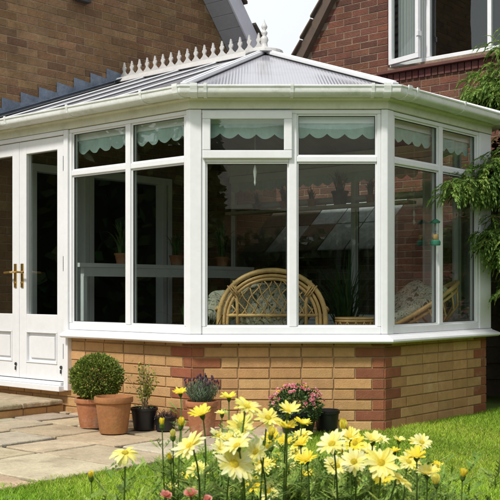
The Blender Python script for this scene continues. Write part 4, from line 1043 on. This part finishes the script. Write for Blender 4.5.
# sprays reaching across the last pane and over the gutter
NB=len(brs)
for i in range(84):
    u=rr.random()**.75
    if i%3: x_=441+71*u; y_=190-20*u+rr.uniform(-1,1)*(5+28*u)
    else: x_=468+44*u; y_=240+rr.uniform(-1,1)*(5+14*u)
    kx=(x_-250)/1000
    tf=(7.1*kx-.95)/(.656-.755*kx) if kx<.24 else 1.5; Z=7.1+.755*min(tf,1.5)-rr.uniform(.16,.36)
    t=px(x_,y_,Z); brs.append((V((ctr.x-.2,ctr.y-.3,t.z+.02)),t))
for i in range(46):
    x_=rr.uniform(481,514); y_=rr.uniform(150,292); t=px(x_,y_,rr.uniform(7.9,8.3)); brs.append((V((ctr.x-.1,ctr.y-.3,t.z+.02)),t))
for i in range(84):
    x_=rr.uniform(447,512); y_=rr.uniform(112-34*min(1,(x_-445)/40),116); t=px(x_,y_,rr.uniform(8.75,9.25)); brs.append((V((ctr.x,ctr.y,min(3.1,t.z-.08))),t))
for (base,tip) in brs:
    mid=(base+tip)/2+V((0,0,.06)); tk.tube([base,mid,mid.lerp(tip,.7)],[.008,.004,.0015],5)
    L=(tip-base).length; n=int(7+L*13)
    for k in range(n):
        u=.3+.7*(k+1)/n; p=base.lerp(mid,u*2) if u<.5 else mid.lerp(tip,u*2-1); d=(tip-base).normalized(); sd=d.cross(V((0,0,1))).normalized()
        dd_=(d*rr.uniform(.3,1)+sd*rr.uniform(-1,1)+V((0,0,rr.uniform(-.5,.5)))); 
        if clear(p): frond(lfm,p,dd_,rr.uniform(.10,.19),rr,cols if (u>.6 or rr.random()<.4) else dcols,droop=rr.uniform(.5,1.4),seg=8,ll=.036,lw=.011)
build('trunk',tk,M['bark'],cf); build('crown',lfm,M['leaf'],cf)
# red leaved shrub behind
rs=empty('red_leaved_shrub',(2.55,9.0,0),'dark maroon leaved shrub behind the conifer by the red brick wall','shrub')
mb=MB(); 
for (cx_,cy_,cz_,r) in ((2.42,9.02,2.25,.22),(2.65,9.05,2.0,.3),(2.6,9.0,1.5,.3)): leafball(mb,(cx_,cy_,cz_),r,r,900,.045,.028,[(.06,.014,.018),(.035,.010,.012),(.09,.03,.02)],rr,inner=.2)
build('foliage',mb,M['leaf'],rs); mb=MB(); mb.tube([(2.55,9.0,0),(2.58,9.02,1),(2.55,9.03,2.2)],[.03,.022,.01],7); build('stem',mb,M['bark'],rs)
# dark evergreen mass under the conifer
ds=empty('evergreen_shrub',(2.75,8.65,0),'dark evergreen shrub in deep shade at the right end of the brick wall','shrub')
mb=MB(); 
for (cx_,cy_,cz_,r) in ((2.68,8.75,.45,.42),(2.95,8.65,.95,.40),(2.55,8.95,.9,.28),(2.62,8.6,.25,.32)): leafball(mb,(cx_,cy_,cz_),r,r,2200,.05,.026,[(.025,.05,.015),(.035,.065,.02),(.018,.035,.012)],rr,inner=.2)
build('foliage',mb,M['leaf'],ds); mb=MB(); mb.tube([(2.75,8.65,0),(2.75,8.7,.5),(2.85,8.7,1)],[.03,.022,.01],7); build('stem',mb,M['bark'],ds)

# ================================================================= GARDEN BEHIND THE CAMERA (seen in the glass)
def hedge(name,x0,x1,y0,y1,h,n,label,cols,seed):
    r2=random.Random(seed); e=empty(name,((x0+x1)/2,(y0+y1)/2,0),label,'hedge'); mb=MB()
    for i in range(n):
        x=r2.uniform(x0,x1); y=r2.uniform(y0,y1); t=r2.random(); top=h*(1+.12*math.sin(x*1.3+y)+.08*math.sin(x*3.1-y*2.2)); z=t*top
        dr=V((r2.gauss(0,1),r2.gauss(0,1),r2.gauss(0,1))); mb.leaf((x,y,z),dr,(r2.gauss(0,1),r2.gauss(0,1),r2.gauss(0,1)),.26,.17,jit(r2.choice(cols),.3,r2))
    build('foliage',mb,M['leaf'],e); mb=MB(); mb.box(x0+.25,x1-.25,y0+.25,y1-.25,0,h*.86); build('inner_growth',mb,mat('hedge_core',(.015,.025,.01),.95),e)
hc=[(.04,.08,.02),(.06,.11,.03),(.03,.06,.018),(.10,.14,.04)]
hedge('tall_hedge',-9.2,-7.6,2,14,3.6,9000,'tall clipped hedge along the left side of the garden',hc,1)
hedge('garden_hedge',-10,10,-9.2,-8,2.3,12000,'long green hedge across the bottom of the garden behind the viewer',hc,2)
hedge('side_hedge',6.2,7.4,-6,12,3.0,9000,'dense hedge along the right side of the garden',hc,3)
hedge('evergreen_tree',-1.75,-.75,-10.2,-9.4,5.0,3500,'tall narrow evergreen rising above the bottom hedge behind the viewer',hc,8)
nh=empty('neighbour_house',(0,-16,0),'neighbouring house with pale tiled roof beyond the bottom hedge','house')
mb=MB(); mb.box(-7,5,-21,-15,0,3.4); build('wall',mb,mat('render_brick',(.30,.19,.12),.9,noise=.2),nh)
mb=MB(); mb.prism([(-7.3,-14.6,3.3),(-7.3,-21.4,3.3),(-7.3,-18,6.2)],(12.6,0,0)); build('roof',mb,mat('pale_roof',(.30,.27,.22),.8,noise=.2,nscale=2),nh)
mb=MB()
for x in (-5.5,-2.5,1,3): mb.box(x,x+1.2,-14.98,-14.94,1.1,2.5)
build('windows',mb,M['upvc'],nh)

# ================================================================= LIGHT, SKY, CAMERA
az=math.atan2(-.60,-.74); el=rad(50)
sd=V((math.sin(az)*math.cos(el),math.cos(az)*math.cos(el),math.sin(el)))
sun=bpy.data.lights.new('sun','SUN'); sun.energy=3.3; sun.angle=rad(7); sun.color=(1,.955,.88)
so2=bpy.data.objects.new('sun',sun); COL.objects.link(so2); so2.rotation_euler=sd.to_track_quat('Z','Y').to_euler()
w=bpy.data.worlds.new('World'); sc.world=w; w.use_nodes=True; N=w.node_tree.nodes; L=w.node_tree.links; bg=N['Background']; bg.inputs[1].default_value=.11
sky=N.new('ShaderNodeTexSky'); sky.sky_type='NISHITA'; sky.sun_disc=False; sky.sun_elevation=el; sky.sun_rotation=az; sky.air_density=1.2; sky.dust_density=2.5
tc=N.new('ShaderNodeTexCoord'); nz=N.new('ShaderNodeTexNoise'); nz.inputs['Scale'].default_value=2.0; nz.inputs['Detail'].default_value=6
L.new(tc.outputs['Generated'],nz.inputs['Vector']); mr=N.new('ShaderNodeMapRange'); mr.inputs[1].default_value=.35; mr.inputs[2].default_value=.65; mr.inputs[3].default_value=.85; mr.inputs[4].default_value=1.0; L.new(nz.outputs[0],mr.inputs[0])
mx=N.new('ShaderNodeMix'); mx.data_type='RGBA'; L.new(mr.outputs[0],mx.inputs[0]); L.new(sky.outputs[0],mx.inputs[6]); mx.inputs[7].default_value=(9.3,9.6,9.9,1); L.new(mx.outputs[2],bg.inputs[0])
cam=bpy.data.cameras.new('camera'); co=bpy.data.objects.new('camera',cam); COL.objects.link(co); sc.camera=co
co.location=(0,0,1.0); co.rotation_euler=(rad(90),0,0); cam.lens=72; cam.sensor_width=36; cam.shift_y=.08; cam.dof.use_dof=True; cam.dof.focus_distance=7.3; cam.dof.aperture_fstop=26; cam.clip_end=500; cam.clip_start=.05
sc.view_settings.view_transform='Standard'; sc.view_settings.look='None'; sc.view_settings.exposure=0; sc.view_settings.gamma=1
sc.render.resolution_x=sc.render.resolution_y=1024
sc.cycles.max_bounces=10; sc.cycles.transparent_max_bounces=24; sc.cycles.caustics_reflective=False; sc.cycles.caustics_refractive=False
